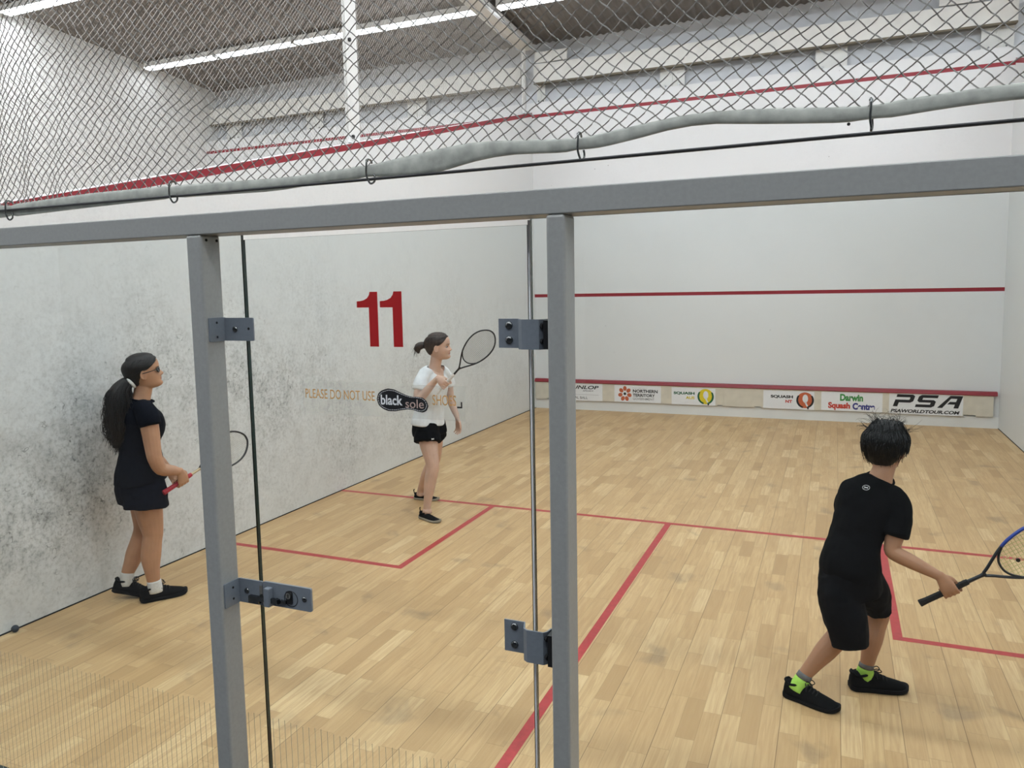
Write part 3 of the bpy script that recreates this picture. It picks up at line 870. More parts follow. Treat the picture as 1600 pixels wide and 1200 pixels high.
def ball_logo(t, cx_, cz_, r, m1, m2, m3):
    b = bmesh.new(); flat_poly(b, circ(cx_, cz_, r, 36, .98), YP, .0004); child('emblem', b, M[m1], t)
    b = bmesh.new()
    flat_poly(b, circ(cx_ + r * .02, cz_ + r * .2, r * .52, 24, .62), YP, .0007)
    flat_poly(b, [(cx_ - r * .10, cz_ - r * .2), (cx_ + r * .12, cz_ - r * .2), (cx_ + r * .5, cz_ - r * 1.0), (cx_ + r * .3, cz_ - r * 1.0)], YP, .0007)
    child('racket_shape', b, M[m2], t)
    b = bmesh.new()
    for s_ in (-1, 1):
        pts = [(cx_ + s_ * r * 1.03 * math.cos(a), cz_ + r * 1.03 * math.sin(a)) for a in [math.radians(-75 + 110 * k / 12) for k in range(13)]]
        pts += [(cx_ + s_ * r * .80 * math.cos(a), cz_ + r * .88 * math.sin(a) + r * .05) for a in [math.radians(35 - 110 * k / 12) for k in range(13)]]
        flat_poly(b, pts, YP, .0009)
    child('side_arc', b, M[m3], t)
    b = bmesh.new(); flat_poly(b, circ(cx_ + r * .35, cz_ - r * 1.02, r * .11, 12), YP, .001); child('ball_dot', b, M['s_black'], t)
t = sticker(2.19, 2.83, 'white sticker with green and yellow lettering and a round yellow-green emblem', .155, .41)
tx(t, 'SQUASH', 2.22, 2.53, .300, .348, 's_green', off=.05); tx(t, 'AUS', 2.40, 2.53, .24, .283, 's_yellow', off=.04); ball_logo(t, 2.69, .285, .115, 's_yellow', 's_white', 's_green')
t = sticker(3.50, 4.18, 'white sticker with black and red lettering and a round rust-red emblem', .152, .41)
tx(t, 'SQUASH', 3.60, 3.90, .300, .348, 's_black', off=.05); tx(t, 'NT', 3.80, 3.89, .24, .283, 's_red', off=.05); ball_logo(t, 4.06, .285, .113, 's_rust', 's_white', 's_black')
t = sticker(4.27, 5.04, 'white sticker with green, red and blue lettering, left of the largest black lettering')
tx(t, 'Darwin', 4.51, 4.80, .295, .395, 's_green2', off=.05); tx(t, 'Squash', 4.36, 4.64, .165, .275, 's_red', off=.05); tx(t, 'Centre', 4.67, 4.95, .18, .275, 's_blue', off=.05)
t = sticker(5.12, 5.99, 'white sticker with the largest black slanted lettering, nearest the right wall', .150, .43)
def psa(t):
    b = bmesh.new(); sh = .32
    def P(pts, x0): prism(b, [(x0 + x + (z - .25) * sh, z) for x, z in pts], 'y', YP - .0008, YP)
    # P
    P([(0, .25), (.055, .25), (.055, .305), (.19, .305), (.22, .325), (.22, .395), (.19, .415), (0, .415), (0, .378), (.165, .378), (.17, .37), (.17, .35), (.165, .343), (0, .343)], 5.165)
    # S
    P([(0, .25), (.19, .25), (.22, .27), (.22, .33), (.19, .35), (.055, .35), (.055, .378), (.225, .378), (.225, .415), (.03, .415), (0, .395), (0, .335), (.03, .315), (.165, .315), (.165, .287), (0, .287)], 5.43)
    # A
    P([(0, .25), (.06, .25), (.12, .378), (.19, .378), (.19, .335), (.12, .335), (.10, .30), (.19, .30), (.19, .25), (.245, .25), (.245, .415), (.10, .415)], 5.69)
    child('lettering', b, M['s_black'], t)
psa(t); tx(t, 'PSAWORLDTOUR.COM', 5.14, 5.955, .168, .214, 's_black', off=.04, shear=.25)

# squash balls lying by the left wall and stuck marks
b = bmesh.new(); ball(b, (.032, .914, .021), .021, u=20, v=12)
tag(obj('squash_ball', b, plain('dark rubber', srgb(48, 56, 66), .8), smooth=True), 'small dark squash ball on the floor against the left wall', 'ball')

# ================================================================== PEOPLE
def skin(name, c, lo):
    return plain(name, c, .5, spec=.4, nscale=14, namp=.05, sss=.12)
M['skin_g'] = skin('warm tan skin', srgb(188, 142, 112), 0)
M['skin_w'] = skin('fair skin', srgb(204, 168, 148), 0)
M['skin_b'] = skin('tan skin', srgb(180, 134, 104), 0)
def hair_mat(name, c, hi):
    m = NT(name); mp = m.n('ShaderNodeMapping'); mp.inputs['Scale'].default_value = (90, 90, 10); m.l(m.pos(), mp.inputs[0])
    n = m.noise(1.0, 4, mp.outputs[0], .6)
    m.l(m.ramp(n, [(.35, c), (.75, hi)]), m.b.inputs['Base Color']); m.b.inputs['Roughness'].default_value = .55
    m.bump(n, .5, .004); return m.m
M['hair_g'] = hair_mat('dark brown hair', srgb(12, 10, 10), srgb(34, 26, 22))
M['hair_w'] = hair_mat('mid brown hair', srgb(36, 27, 22), srgb(70, 52, 42))
M['hair_b'] = hair_mat('black hair', srgb(5, 5, 6), srgb(14, 12, 12))
M['navy'] = plain('dark navy jersey', srgb(14, 17, 26), .9, spec=.12, nscale=30, namp=.12, bump=.15)
M['navy2'] = plain('black-navy shorts cloth', srgb(17, 20, 31), .9, spec=.12, nscale=30, namp=.12, bump=.1)
M['tee'] = plain('pale grey-white jersey', srgb(220, 222, 224), .85, nscale=25, namp=.04, bump=.1)
M['blk'] = plain('black sports cloth', srgb(9, 10, 13), .85, spec=.12, nscale=30, namp=.1, bump=.1)
M['blk2'] = plain('black cotton', srgb(8, 9, 11), .9, spec=.12, nscale=30, namp=.1, bump=.1)
M['sock_w'] = plain('white ribbed sock', srgb(214, 212, 208), .9, nscale=80, namp=.06, bump=.3)
M['sock_l'] = plain('lime green sock', srgb(176, 226, 96), .85, nscale=80, namp=.05)
M['sock_g'] = plain('grey sock cuff', srgb(112, 112, 112), .9, nscale=80, namp=.08)
M['shoe'] = plain('black mesh shoe', srgb(10, 11, 12), .8, spec=.12, nscale=160, namp=.25, bump=.3)
M['sole'] = plain('black rubber sole', srgb(14, 15, 17), .7, spec=.12, nscale=60, namp=.1)
M['sole_w'] = plain('pale rubber sole', srgb(150, 142, 126), .7, nscale=40, namp=.06)
M['lace'] = plain('black laces', srgb(12, 12, 13), .8)
M['eye_w'] = plain('eye white', srgb(188, 182, 176), .2, namp=.01)
M['iris'] = plain('dark iris', srgb(30, 20, 14), .15, namp=.05)
M['lips'] = plain('lips', srgb(164, 92, 84), .45, namp=.05)
M['brow'] = plain('eyebrow hair', srgb(36, 26, 22), .8, nscale=200, namp=.2)
M['lens'] = plain('dark tinted lens', srgb(24, 22, 26), .08, namp=.02)
M['tie_w'] = plain('white hair tie', srgb(236, 234, 230), .7, nscale=120, namp=.05, bump=.4)

# --- head surface in head units: x forward, y left, z up, t = height fraction from chin (0) to crown (1)
FT = [(0, .27), (.03, .36), (.08, .405), (.14, .405), (.2, .395), (.28, .405), (.35, .40), (.42, .395), (.5, .395), (.58, .425), (.66, .435), (.75, .42), (.83, .375), (.9, .30), (.95, .215), (.985, .115), (1, .0)]
BT = [(0, .12), (.05, .17), (.12, .24), (.2, .32), (.3, .40), (.4, .45), (.5, .485), (.6, .50), (.7, .495), (.8, .44), (.88, .35), (.94, .25), (.98, .14), (1, 0)]
WT = [(0, .13), (.04, .19), (.1, .235), (.18, .27), (.28, .30), (.38, .325), (.48, .338), (.58, .348), (.68, .348), (.78, .315), (.86, .255), (.93, .175), (.975, .1), (1, 0)]
NO = [(.29, 0), (.31, .045), (.335, .098), (.36, .108), (.40, .082), (.45, .052), (.50, .022), (.55, .004), (.6, 0)]
def slerp(tab, t):
    """smooth table lookup"""
    if t <= tab[0][0]: return tab[0][1]
    if t >= tab[-1][0]: return tab[-1][1]
    for i in range(len(tab) - 1):
        if t <= tab[i + 1][0]:
            a, p = tab[i]; c, q = tab[i + 1]; k = (t - a) / (c - a)
            m0 = (q - tab[i - 1][1]) / (c - tab[i - 1][0]) if i else (q - p) / (c - a)
            m1 = (tab[i + 2][1] - p) / (tab[i + 2][0] - a) if i + 2 < len(tab) else (q - p) / (c - a)
            h = c - a
            return (2 * k**3 - 3 * k**2 + 1) * p + (k**3 - 2 * k**2 + k) * h * m0 + (-2 * k**3 + 3 * k**2) * q + (k**3 - k**2) * h * m1
G = lambda v, s: math.exp(-(v / s) ** 2)
def head_pt(th, t, off=0.0):
    F, B, Wd = slerp(FT, t) + off, slerp(BT, t) + off, slerp(WT, t) + off
    c, s = math.cos(th), math.sin(th)
    x = (F if c > 0 else B) * math.copysign(abs(c) ** .92, c); y = Wd * math.copysign(abs(s) ** .92, s)
    z = t + off * (1.0 if t > .9 else 0)
    if c > 0 and off < .02:
        sg = .045 + .04 * G(t - .335, .05)
        x += slerp(NO, t) * G(y, sg)
        for e in (-1, 1):
            x -= .040 * G(y - e * .145, .075) * G(t - .475, .045)
            x += .010 * G(y - e * .2, .08) * G(t - .36, .07)
        x += .014 * G(t - .545, .03) * G(y, .22)
        x += .022 * G(t - .252, .016) * G(y, .10) + .024 * G(t - .213, .016) * G(y, .09) - .014 * G(t - .232, .007) * G(y, .12)
        x -= .010 * G(t - .175, .02) * G(y, .1); x += .020 * G(t - .10, .05) * G(y, .12)
    return x, y, z

class Head:
    def __init__(s, base, fwd, up, H):
        s.H = H; s.o = Vector(base); u = Vector(up).normalized(); f = Vector(fwd); f = (f - u * f.dot(u)).normalized()
        s.f, s.u, s.l = f, u, u.cross(f)
    def w(s, x, y, z): return s.o + (s.f * x + s.l * y + s.u * z) * s.H
    def grid(s, b, offs=None, t0=0.0, nth=72, nt=56):
        rings = []
        for i in range(nt):
            q = i / (nt - 1); t = t0 + (1 - t0) * (.5 - .5 * math.cos(PI * (.04 + .955 * q))) ; t = min(max(t, .002), .9985)
            ring = []
            for k in range(nth):
                ph = 2 * PI * k / nth; th = ph - .55 * math.sin(ph)
                of = offs(math.atan2(math.sin(th), math.cos(th)), t) if offs else 0.0
                ring.append(b.verts.new(s.w(*head_pt(th, t, of))))
            rings.append(ring)
        for r0, r1 in zip(rings, rings[1:]):
            for k in range(nth): b.faces.new([r0[k], r0[(k + 1) % nth], r1[(k + 1) % nth], r1[k]])
        b.faces.new(rings[0][::-1]); b.faces.new(rings[-1])
    def ears(s, b):
        for e in (-1, 1):
            c = s.w(-.015, e * .345, .43); rot = Matrix((s.f, s.l * 1.0, s.u)).transposed() @ Matrix.Rotation(.18, 3, 'Y') @ Matrix.Rotation(-e * .35, 3, 'Z')
            ball(b, c, s.H * .13, .62, .22, 1.0, 14, 10, rot)
            ring = [c + rot @ Vector((.075 * math.cos(a) * s.H, e * .018 * s.H, .12 * math.sin(a) * s.H)) for a in [math.radians(-80 + 26 * k) for k in range(14)][::1] if math.cos(a) < .75]
            tube(b, ring, s.H * .022, 6, 2)
    def patch(s, tA, tB, yA, yB, off, nt=6, ny=10, name='patch', mat=None, parent=None):
        b = bmesh.new(); g = []
        for i in range(nt + 1):
            row = []
            for j in range(ny + 1):
                u = j / ny; y = yA + (yB - yA) * u; t = tA(u) + (tB(u) - tA(u)) * i / nt
                Wd = slerp(WT, t); th = math.asin(max(-.99, min(.99, y / Wd))); th = math.copysign(math.asin(min(.99, abs(y / Wd) ** (1 / .92))), y)
                x, yy, z = head_pt(th, t, 0)
                edge = off * (1 if 0 < i < nt and 0 < j < ny else -.4)
                row.append(b.verts.new(s.w(x + edge, yy, z)))
            g.append(row)
        for i in range(nt):
            for j in range(ny): b.faces.new([g[i][j], g[i][j + 1], g[i + 1][j + 1], g[i + 1][j]])
        return obj(name, b, mat, parent, smooth=True)
    def face(s, root, brow=True):
        for e in (-1, 1):
            b = bmesh.new(); c = s.w(.318, e * .145, .475); ball(b, c, s.H * .052, 1, 1, .8, 16, 12)
            eo = obj('eye', b, M['eye_w'], root, smooth=True)
            b = bmesh.new(); ball(b, c + (s.f + s.l * e * .12).normalized() * s.H * .040, s.H * .027, 1, 1, 1, 12, 8); obj('iris', b, M['iris'], eo, smooth=True)
            if brow:
                ya, yb = (.07, .235) if e > 0 else (-.07, -.235)
                s.patch(lambda u: .548 + .018 * math.sin(u * 2.2), lambda u: .570 + .018 * math.sin(u * 2.2) - .012 * u, ya, yb, .010, 3, 8, 'eyebrow', M['brow'], root)
        s.patch(lambda u: .232 - .030 * math.sin(PI * u) ** .7, lambda u: .232 + .030 * math.sin(PI * u) ** .7, -.105, .105, .006, 6, 14, 'lips', M['lips'], root)

def sstep(a, c, x):
    k = max(0, min(1, (x - a) / (c - a))); return k * k * (3 - 2 * k)

# --- hands
def hand(b, G_, X, fwd, right, s=1.0, mode='grip', rg=.017):
    """X towards the thumb side; fwd roughly the forearm direction. returns the wrist point"""
    X = Vector(X).normalized(); Y = Vector(fwd); Y = (Y - X * Y.dot(X)).normalized()
    Z = Y.cross(X) if right else X.cross(Y); Z.normalize()
    cy, cz = .082 * s, -(rg + .013 * s)
    O = Vector(G_) - Y * cy - Z * cz if mode == 'grip' else Vector(G_)
    P = lambda x, y, z: tuple(O + X * x + Y * y + Z * z)
    ref = Z
    loft(b, [(*P(0, -.012 * s, 0), .024 * s, .018 * s), (*P(0.002 * s, .02 * s, .001 * s), .030 * s, .0165 * s), (*P(.002 * s, .055 * s, .001 * s), .038 * s, .0150 * s), (*P(.001 * s, .082 * s, -.001 * s), .039 * s, .0115 * s)], 14, ref, 3, .5)
    xs_ = (.031, .0105, -.0105, -.0300); ln_ = (.94, 1.05, .98, .80)
    for i, (fx, fl) in enumerate(zip(xs_, ln_)):
        r = (.0088, .0090, .0086, .0076)[i] * s; fx *= s
        if mode == 'grip':
            R = rg + r * 1.02; pts = []
            a0 = 100 - i * 1.0
            for k, a in enumerate((a0, 55, 5, -45, -95, -128 - (10 if i == 3 else 0))):
                ra = math.radians(a); pts.append((*P(fx + .002 * k * (1 - i) * s * .4, cy + R * math.cos(ra), cz + R * math.sin(ra)), r * (1.06 - .05 * k)))
            loft(b, [(*P(fx, .055 * s, -.001 * s), r * 1.1)] + pts, 10, X, 3, .9)
        else:
            L = .074 * s * fl; c1, c2, c3 = mode if not isinstance(mode, str) else (.25, .45, .35)
            c1 += .05 * i
            p = [fx, .078 * s, -.001 * s]; a = 0; pts = [(*P(fx * .96, .055 * s, 0), r * 1.15), (*P(*p), r * 1.1)]
            spread = (.06, .0, -.05, -.12)[i]
            for seg_, ca in ((.44, c1), (.31, c2), (.25, c3)):
                a += ca; p[0] += L * seg_ * spread; p[1] += L * seg_ * math.cos(a); p[2] -= L * seg_ * math.sin(a)
                pts.append((*P(*p), r * (1.0 if seg_ > .4 else .92 if seg_ > .3 else .78)))
            loft(b, pts, 10, X, 3, .9)
    r = .0105 * s
    if mode == 'grip':
        loft(b, [(*P(.018 * s, .015 * s, -.008 * s), r * 1.5), (*P(.040 * s, .038 * s, cz * .55), r * 1.25), (*P(.050 * s, cy - .004, cz * 1.0 - rg * .55), r * 1.0), (*P(.052 * s, cy + .012 * s, cz - rg - r * .8), r * .95), (*P(.048 * s, cy + .028 * s, cz - rg * .9 - r * .4), r * .8)], 10, Y, 3, .9)
    else:
        loft(b, [(*P(.018 * s, .012 * s, -.006 * s), r * 1.5), (*P(.038 * s, .036 * s, -.012 * s), r * 1.2), (*P(.048 * s, .062 * s, -.020 * s), r * .98), (*P(.050 * s, .086 * s, -.027 * s), r * .78)], 10, Y, 3, .9)
    return O, X, Y, Z

# --- footwear
SH = [(0, .020, .048), (.02, .029, .066), (.08, .034, .076), (.18, .036, .074), (.30, .037, .068), (.40, .040, .070), (.52, .044, .062), (.64, .047, .052), (.76, .047, .044), (.87, .042, .037), (.94, .033, .030), (.985, .018, .020), (1.0, .006, .012)]
def shoe(root, heel, toe, L, pitch=0.0, lift=0.0, sole='sole', slip=False, laces=True, wscale=1.0):
    """heel, toe: ground points in root space; pitch raises the heel"""
    h = Vector(heel); d = (Vector(toe) - h); d.z = 0; d.normalize(); l = Vector((-d.y, d.x, 0))
    k = L / .27; hs = 1.0 if slip else 1.22
    M4 = Matrix((( d.x, l.x, 0, h.x), (d.y, l.y, 0, h.y), (0, 0, 1, h.z + lift), (0, 0, 0, 1)))
    M4 = M4 @ Matrix.Translation((L * .8, 0, 0)) @ Matrix.Rotation(pitch, 4, 'Y') @ Matrix.Translation((-L * .8, 0, 0))
    def sec(xf, w, hh, z0, n=20, e=1.0):
        out = []
        for i in range(n):
            a = 2 * PI * i / n; c, s_ = math.cos(a), math.sin(a)
            y = w * k * wscale * math.copysign(abs(c) ** .75, c) * e
            z = z0 + (hh * k * hs - z0) * (abs(s_) ** .8) if s_ > 0 else z0
            if s_ > 0: y *= 1 - .28 * abs(s_) ** 1.5
            out.append((xf * L, y, z))
        return out
    def build(secs):
        b = bmesh.new(); R = [[b.verts.new(M4 @ Vector(p)) for p in q] for q in secs]; n = len(R[0])
        for r0, r1 in zip(R, R[1:]):
            for i in range(n): b.faces.new([r0[i], r0[(i + 1) % n], r1[(i + 1) % n], r1[i]])
        b.faces.new(R[0][::-1]); b.faces.new(R[-1]); return b
    S2 = cr(SH, 3)
    up = obj('shoe', build([sec(x, w, hh * (.86 if slip else 1), .012 * k) for x, w, hh in S2]), M['shoe'], root, smooth=True)
    # sole: outline slab, toe spring
    def ssec(x, w):
        rise = .012 * k * max(0, (x - .8) / .2) ** 2 + .006 * k * max(0, (.08 - x) / .08)
        return [(x * L * 1.015 - .002, y, z) for y, z in ((w * 1.10, .022 * k + rise), (w * 1.14, .012 * k + rise), (w * 1.02, .001 + rise), (-w * 1.02, .001 + rise), (-w * 1.14, .012 * k + rise), (-w * 1.10, .022 * k + rise))]
    so = obj('sole', build([ssec(x, max(.006, w) * k * wscale) for x, w, hh in S2]), M[sole], up, smooth=False)
    # padded collar around the ankle opening
    b = bmesh.new(); cz_ = .080 * k if not slip else .056 * k
    pts = [(L * (.17 + .155 * math.cos(a)), .031 * k * wscale * math.sin(a), cz_ + .006 * k * math.cos(a) + (.012 * k if math.cos(a) < -.7 else 0)) for a in [2 * PI * i / 20 for i in range(20)]]
    tube(b, [M4 @ Vector(p) for p in pts], .0065 * k, 8, 1, True)
    obj('collar', b, M['shoe'], up, smooth=True)
    if slip:
        b = bmesh.new(); tube(b, [M4 @ Vector(p) for p in ((.005 * L, 0, .05 * k), (-.02 * L, 0, .075 * k), (-.03 * L, 0, .095 * k), (0.01 * L, 0, .10 * k))], .005 * k, 6, 3); obj('heel_tab', b, M['shoe'], up, smooth=True)
    if laces:
        b = bmesh.new()
        b2 = [(.36, .090), (.42, .087), (.48, .081), (.54, .073), (.60, .067)]
        for i, (x, z) in enumerate(b2):
            wv = (.020 + .001 * i) * k
            tube(b, [M4 @ Vector(p) for p in ((x * L, -wv * 1.1, z * k * .86), (x * L + .004, -wv * .5, z * k * .995), (x * L + .002, 0, z * k * 1.03), (x * L - .004, wv * .5, z * k * .995), (x * L, wv * 1.1, z * k * .86))], .0030 * k, 5, 2)
        c = (L * .37, 0, .094 * k)
        for s_ in (-1, 1):
            tube(b, [M4 @ Vector((c[0] + a * k, c[1] + s_ * y * k, c[2] + z * k)) for a, y, z in ((0, 0, 0), (.014, .010, .014), (.030, .016, .017), (.042, .016, .006), (.034, .010, -.002), (.012, .003, 0))], .0026 * k, 5, 4)
            tube(b, [M4 @ Vector((c[0] + a * k, c[1] + s_ * y * k, c[2] + z * k)) for a, y, z in ((0, 0, 0), (.008, .014, .006), (.016, .026, -.008), (.018, .034, -.024))], .0026 * k, 5, 3)
        obj('laces', b, M['lace'], up, smooth=True)
    return up

# --- rackets
def racket(name, butt, axis, nrm, L, c_frame, c_grip, c_string, lab, c_shaft=None, c_top=None, dot=False, sr=.0009, pitch=.0118):
    X = Vector(axis).normalized(); N = Vector(nrm); N = (N - X * N.dot(X)).normalized(); Yv = N.cross(X)
    t = empty(name, butt); k = L / .685
    mt = Matrix.Identity(3)
    for i, v in enumerate((X, Yv, N)):
        for j in range(3): mt[j][i] = v[j]
    T = lambda p: mt @ (Vector(p) * k)
    b = bmesh.new()
    rows = [(*T((0, 0, 0)), .0175, .0150), (*T((.012, 0, 0)), .0170, .0145), (*T((.03, 0, 0)), .0150, .0135), (*T((.19, 0, 0)), .0140, .0130), (*T((.215, 0, 0)), .0135, .0125)]
    loft(b, rows, 8, N, 1, .15); g = obj('grip', b, c_grip, t, smooth=False)
    b = bmesh.new()
    for i in range(12):
        x = .02 + i * .016; tube(b, [T((x + .006 * q / 8, .0152 * math.cos(2 * PI * q / 8), .0142 * math.sin(2 * PI * q / 8))) for q in range(9)], .0009, 4)
    obj('grip_wrap', b, c_grip, g)
    b = bmesh.new(); loft(b, [(*T((.20, 0, 0)), .0095, .0085), (*T((.27, 0, 0)), .0085, .008), (*T((.292, 0, 0)), .014, .0085)], 10, N, 3, .3)
    obj('shaft', b, c_shaft or c_frame, t, smooth=True)
    half = [(.285, .006), (.312, .021), (.345, .043), (.385, .068), (.43, .089), (.48, .1025), (.53, .108), (.58, .103), (.625, .085), (.66, .056), (.680, .026), (.685, 0)]
    full = cr(half + [(x, -y) for x, y in half[-2::-1]], 5)
    b = bmesh.new(); pts = [T((x, y, 0)) for x, y in full]
    def frame_sweep(b, pts, ra, rb):
        n = len(pts); R = []
        for i, p in enumerate(pts):
            tg = (pts[min(i + 1, n - 1)] - pts[max(i - 1, 0)]).normalized(); a = tg.cross(N)
            R.append([b.verts.new(p + a * (ra * math.cos(q)) + N * (rb * math.sin(q))) for q in [2 * PI * j / 8 for j in range(8)]])
        for r0, r1 in zip(R, R[1:]):
            for j in range(8): b.faces.new([r0[j], r0[(j + 1) % 8], r1[(j + 1) % 8], r1[j]])
        b.faces.new(R[0]); b.faces.new(R[-1][::-1])
    frame_sweep(b, pts, .0062, .0092); bridge = cr([(.405, .077), (.378, .052), (.362, .026), (.358, 0), (.362, -.026), (.378, -.052), (.405, -.077)], 4)
    frame_sweep(b, [T((x, y, 0)) for x, y in bridge], .0052, .0080)
    obj('frame', b, c_frame, t, smooth=True)
    if c_top:
        q = [p for p in full if p[0] > .40 and p[1] > 0]
        b = bmesh.new(); frame_sweep(b, [T((x, y, 0)) for x, y in q], .0070, .0096); obj('frame_accent', b, c_top, t, smooth=True)
    # bumper dots
    head = [(x, y) for x, y in full if x > .40]; 
    def ylim(x):
        ys = [abs(p[1]) for p in full if abs(p[0] - x) < .006 and p[0] > .40]
        return (max(ys) if ys else 0) - .003
    def xlim(y):
        up_ = [p[0] for p in full if p[0] > .53 and abs(abs(p[1]) - abs(y)) < .007]; lo = [p[0] for p in bridge if abs(abs(p[1]) - abs(y)) < .007]
        if abs(y) > .074: lo = [p[0] for p in full if .36 < p[0] < .53 and abs(abs(p[1]) - abs(y)) < .005]
        return (min(lo) if lo else None, max(up_) if up_ else None)
    b = bmesh.new(); y = -.099
    while y < .1:
        a, c = xlim(y)
        if a and c and c - a > .02: tube(b, [T((a, y, 0)), T((c - .002, y, 0))], sr, 4)
        y += pitch
    x = .372
    while x < .68:
        if x < .41: yl = max([abs(p[1]) for p in bridge if p[0] <= x + .004] + [0])
        else: yl = ylim(x)
        if yl > .01: tube(b, [T((x, -yl, .0006)), T((x, yl, .0006))], sr, 4)
        x += pitch * .95
    obj('strings', b, c_string, t)
    if dot:
        b = bmesh.new(); cyl(b, T((.428, -.004, -.003)), N, .0085, .006, 18); obj('damper', b, M['black'], t)
    return tag(t, lab, 'racket')

def rot_to_world(root):
    return Matrix.Translation(root.location) @ Matrix.Rotation(root.rotation_euler.z, 4, 'Z')

def hair_strands(b, curves, r=.0012, seg=4, sub=3):
    for c in curves: tube(b, c, [r * (1 - .75 * i / (len(c) - 1)) for i in range(len(c))], seg, sub)

def crease(z0, z1, k=1.0):
    return lambda c: k * (1.0 if z0 < c.z < z1 else .35)

# ---------------------------------------------------------------- girl on the left (local x: the way she faces, local y: away from the camera, towards the wall)
rt = empty('person', (.35, 1.60, 0), .84785); GIRL = rt
tag(rt, 'person in navy top and shorts with a long dark ponytail, by the left wall', 'person')
hd = Head((.075, 0, 1.360), (1, -.02, .17), (-.17, 0, 1), .228)
b = bmesh.new()
hd.grid(b); hd.ears(b)
loft(b, [(.020, 0, 1.27, .075, .065), (.036, 0, 1.31, .058, .055), (.048, 0, 1.36, .054, .054), (.060, 0, 1.42, .052, .056)], 18, (1, 0, 0), 3)
loft(b, [(.0, 0, .74, .135, .115), (.0, 0, .85, .135, .112), (.002, 0, .96, .118, .092), (.010, 0, 1.08, .128, .096), (.020, 0, 1.18, .138, .090), (.022, 0, 1.25, .110, .062), (.022, 0, 1.285, .06, .048)], 20, (1, 0, 0), 3)
# right arm, camera side
gp = Vector((.232, -.115, .764)); gx = Vector((.215, .125, .094)); 
O, X_, Y_, Z_ = hand(b, gp, gx, (.25, .2, -.95), True, .98, 'grip', .016)
loft(b, [(.045, -.135, 1.235, .055), (.062, -.175, 1.19, .056), (.072, -.190, 1.10, .053), (.080, -.200, .99, .047), (.088, -.200, .94, .045), (.118, -.176, .87, .042), tuple(O.lerp(Vector((.118, -.176, .87)), .35)) + (.033,), tuple(O) + (.025, .021)], 14, (1, 0, 0), 3)
# left arm hangs on the wall side, hand near the racket handle side
O2, X2, Y2, Z2 = hand(b, (.17, .165, .80), (.9, .1, .5), (.35, -.15, -.9), False, .96, (.5, .7, .5))
loft(b, [(.03, .135, 1.235, .055), (.03, .18, 1.18, .054), (.025, .20, 1.08, .050), (.03, .205, .985, .043), (.07, .20, .92, .040), (.125, .18, .855, .031), tuple(O2) + (.024, .020)], 14, (1, 0, 0), 3)
# legs
loft(b, [(.02, -.085, .80, .085, .095), (.025, -.09, .68, .082, .090), (.035, -.09, .56, .074, .080), (.046, -.09, .45, .058, .064), (.040, -.09, .40, .055, .060), (.026, -.09, .30, .052, .062), (.026, -.09, .22, .044, .050), (.032, -.085, .13, .034, .040), (.036, -.085, .07, .034, .042)], 16, (1, 0, 0), 3)
loft(b, [(.0, .075, .80, .085, .095), (.0, .08, .66, .080, .088), (.0, .08, .54, .068, .074), (-.004, .075, .44, .056, .062), (-.030, .07, .36, .052, .060), (-.066, .062, .28, .049, .058), (-.092, .056, .22, .042, .048), (-.122, .052, .15, .033, .038), (-.128, .05, .10, .034, .040)], 16, (1, 0, 0), 3)
obj('body', bake(b, .0045, 2), M['skin_g'], rt)
hd.face(rt)
# top: crew neck tee with cap sleeves
b = bmesh.new()
loft(b, [(-.002, 0, .775, .184, .160), (-.004, 0, .82, .178, .153), (.006, 0, .93, .150, .132), (.006, 0, 1.0, .146, .122), (.016, 0, 1.06, .152, .122), (.034, 0, 1.13, .162, .136), (.024, 0, 1.20, .162, .115), (.022, 0, 1.255, .135, .085), (.026, 0, 1.295, .088, .068)], 24, (1, 0, 0), 4, .15)
loft(b, [(.03, -.10, 1.262, .058), (.055, -.150, 1.235, .066), (.068, -.185, 1.19, .068), (.074, -.198, 1.155, .066)], 16, (1, 0, 0), 3, .1)
loft(b, [(.03, .10, 1.262, .058), (.035, .150, 1.235, .064), (.030, .19, 1.19, .066), (.026, .204, 1.14, .064)], 16, (1, 0, 0), 3, .1)
top = obj('tee_shirt', bake(b, .006, 3, .006, 9), M['navy'], rt)
b = bmesh.new()
tube(b, [(.028 + .078 * math.cos(a), .086 * math.sin(a), 1.296 - .018 * math.cos(a)) for a in [2 * PI * k / 24 for k in range(24)]], .006, 6, 1, True); obj('neckband', b, M['navy2'], top, smooth=True)
# loose shorts
b = bmesh.new()
loft(b, [(-.002, 0, .885, .150, .132), (-.004, 0, .84, .160, .140), (-.010, 0, .77, .168, .148), (-.008, 0, .71, .172, .152), (.0, 0, .67, .172, .148)], 24, (1, 0, 0), 3, .1)
loft(b, [(.015, -.085, .80, .085, .115), (.022, -.09, .72, .098, .130), (.020, -.095, .66, .104, .134), (.018, -.098, .618, .108, .138)], 20, (1, 0, 0), 3, .06)
loft(b, [(-.01, .08, .80, .085, .115), (-.01, .085, .72, .098, .130), (-.012, .09, .66, .104, .132), (-.014, .092, .612, .106, .134)], 20, (1, 0, 0), 3, .06)
obj('shorts', bake(b, .006, 2, .008, 11), M['navy2'], rt)
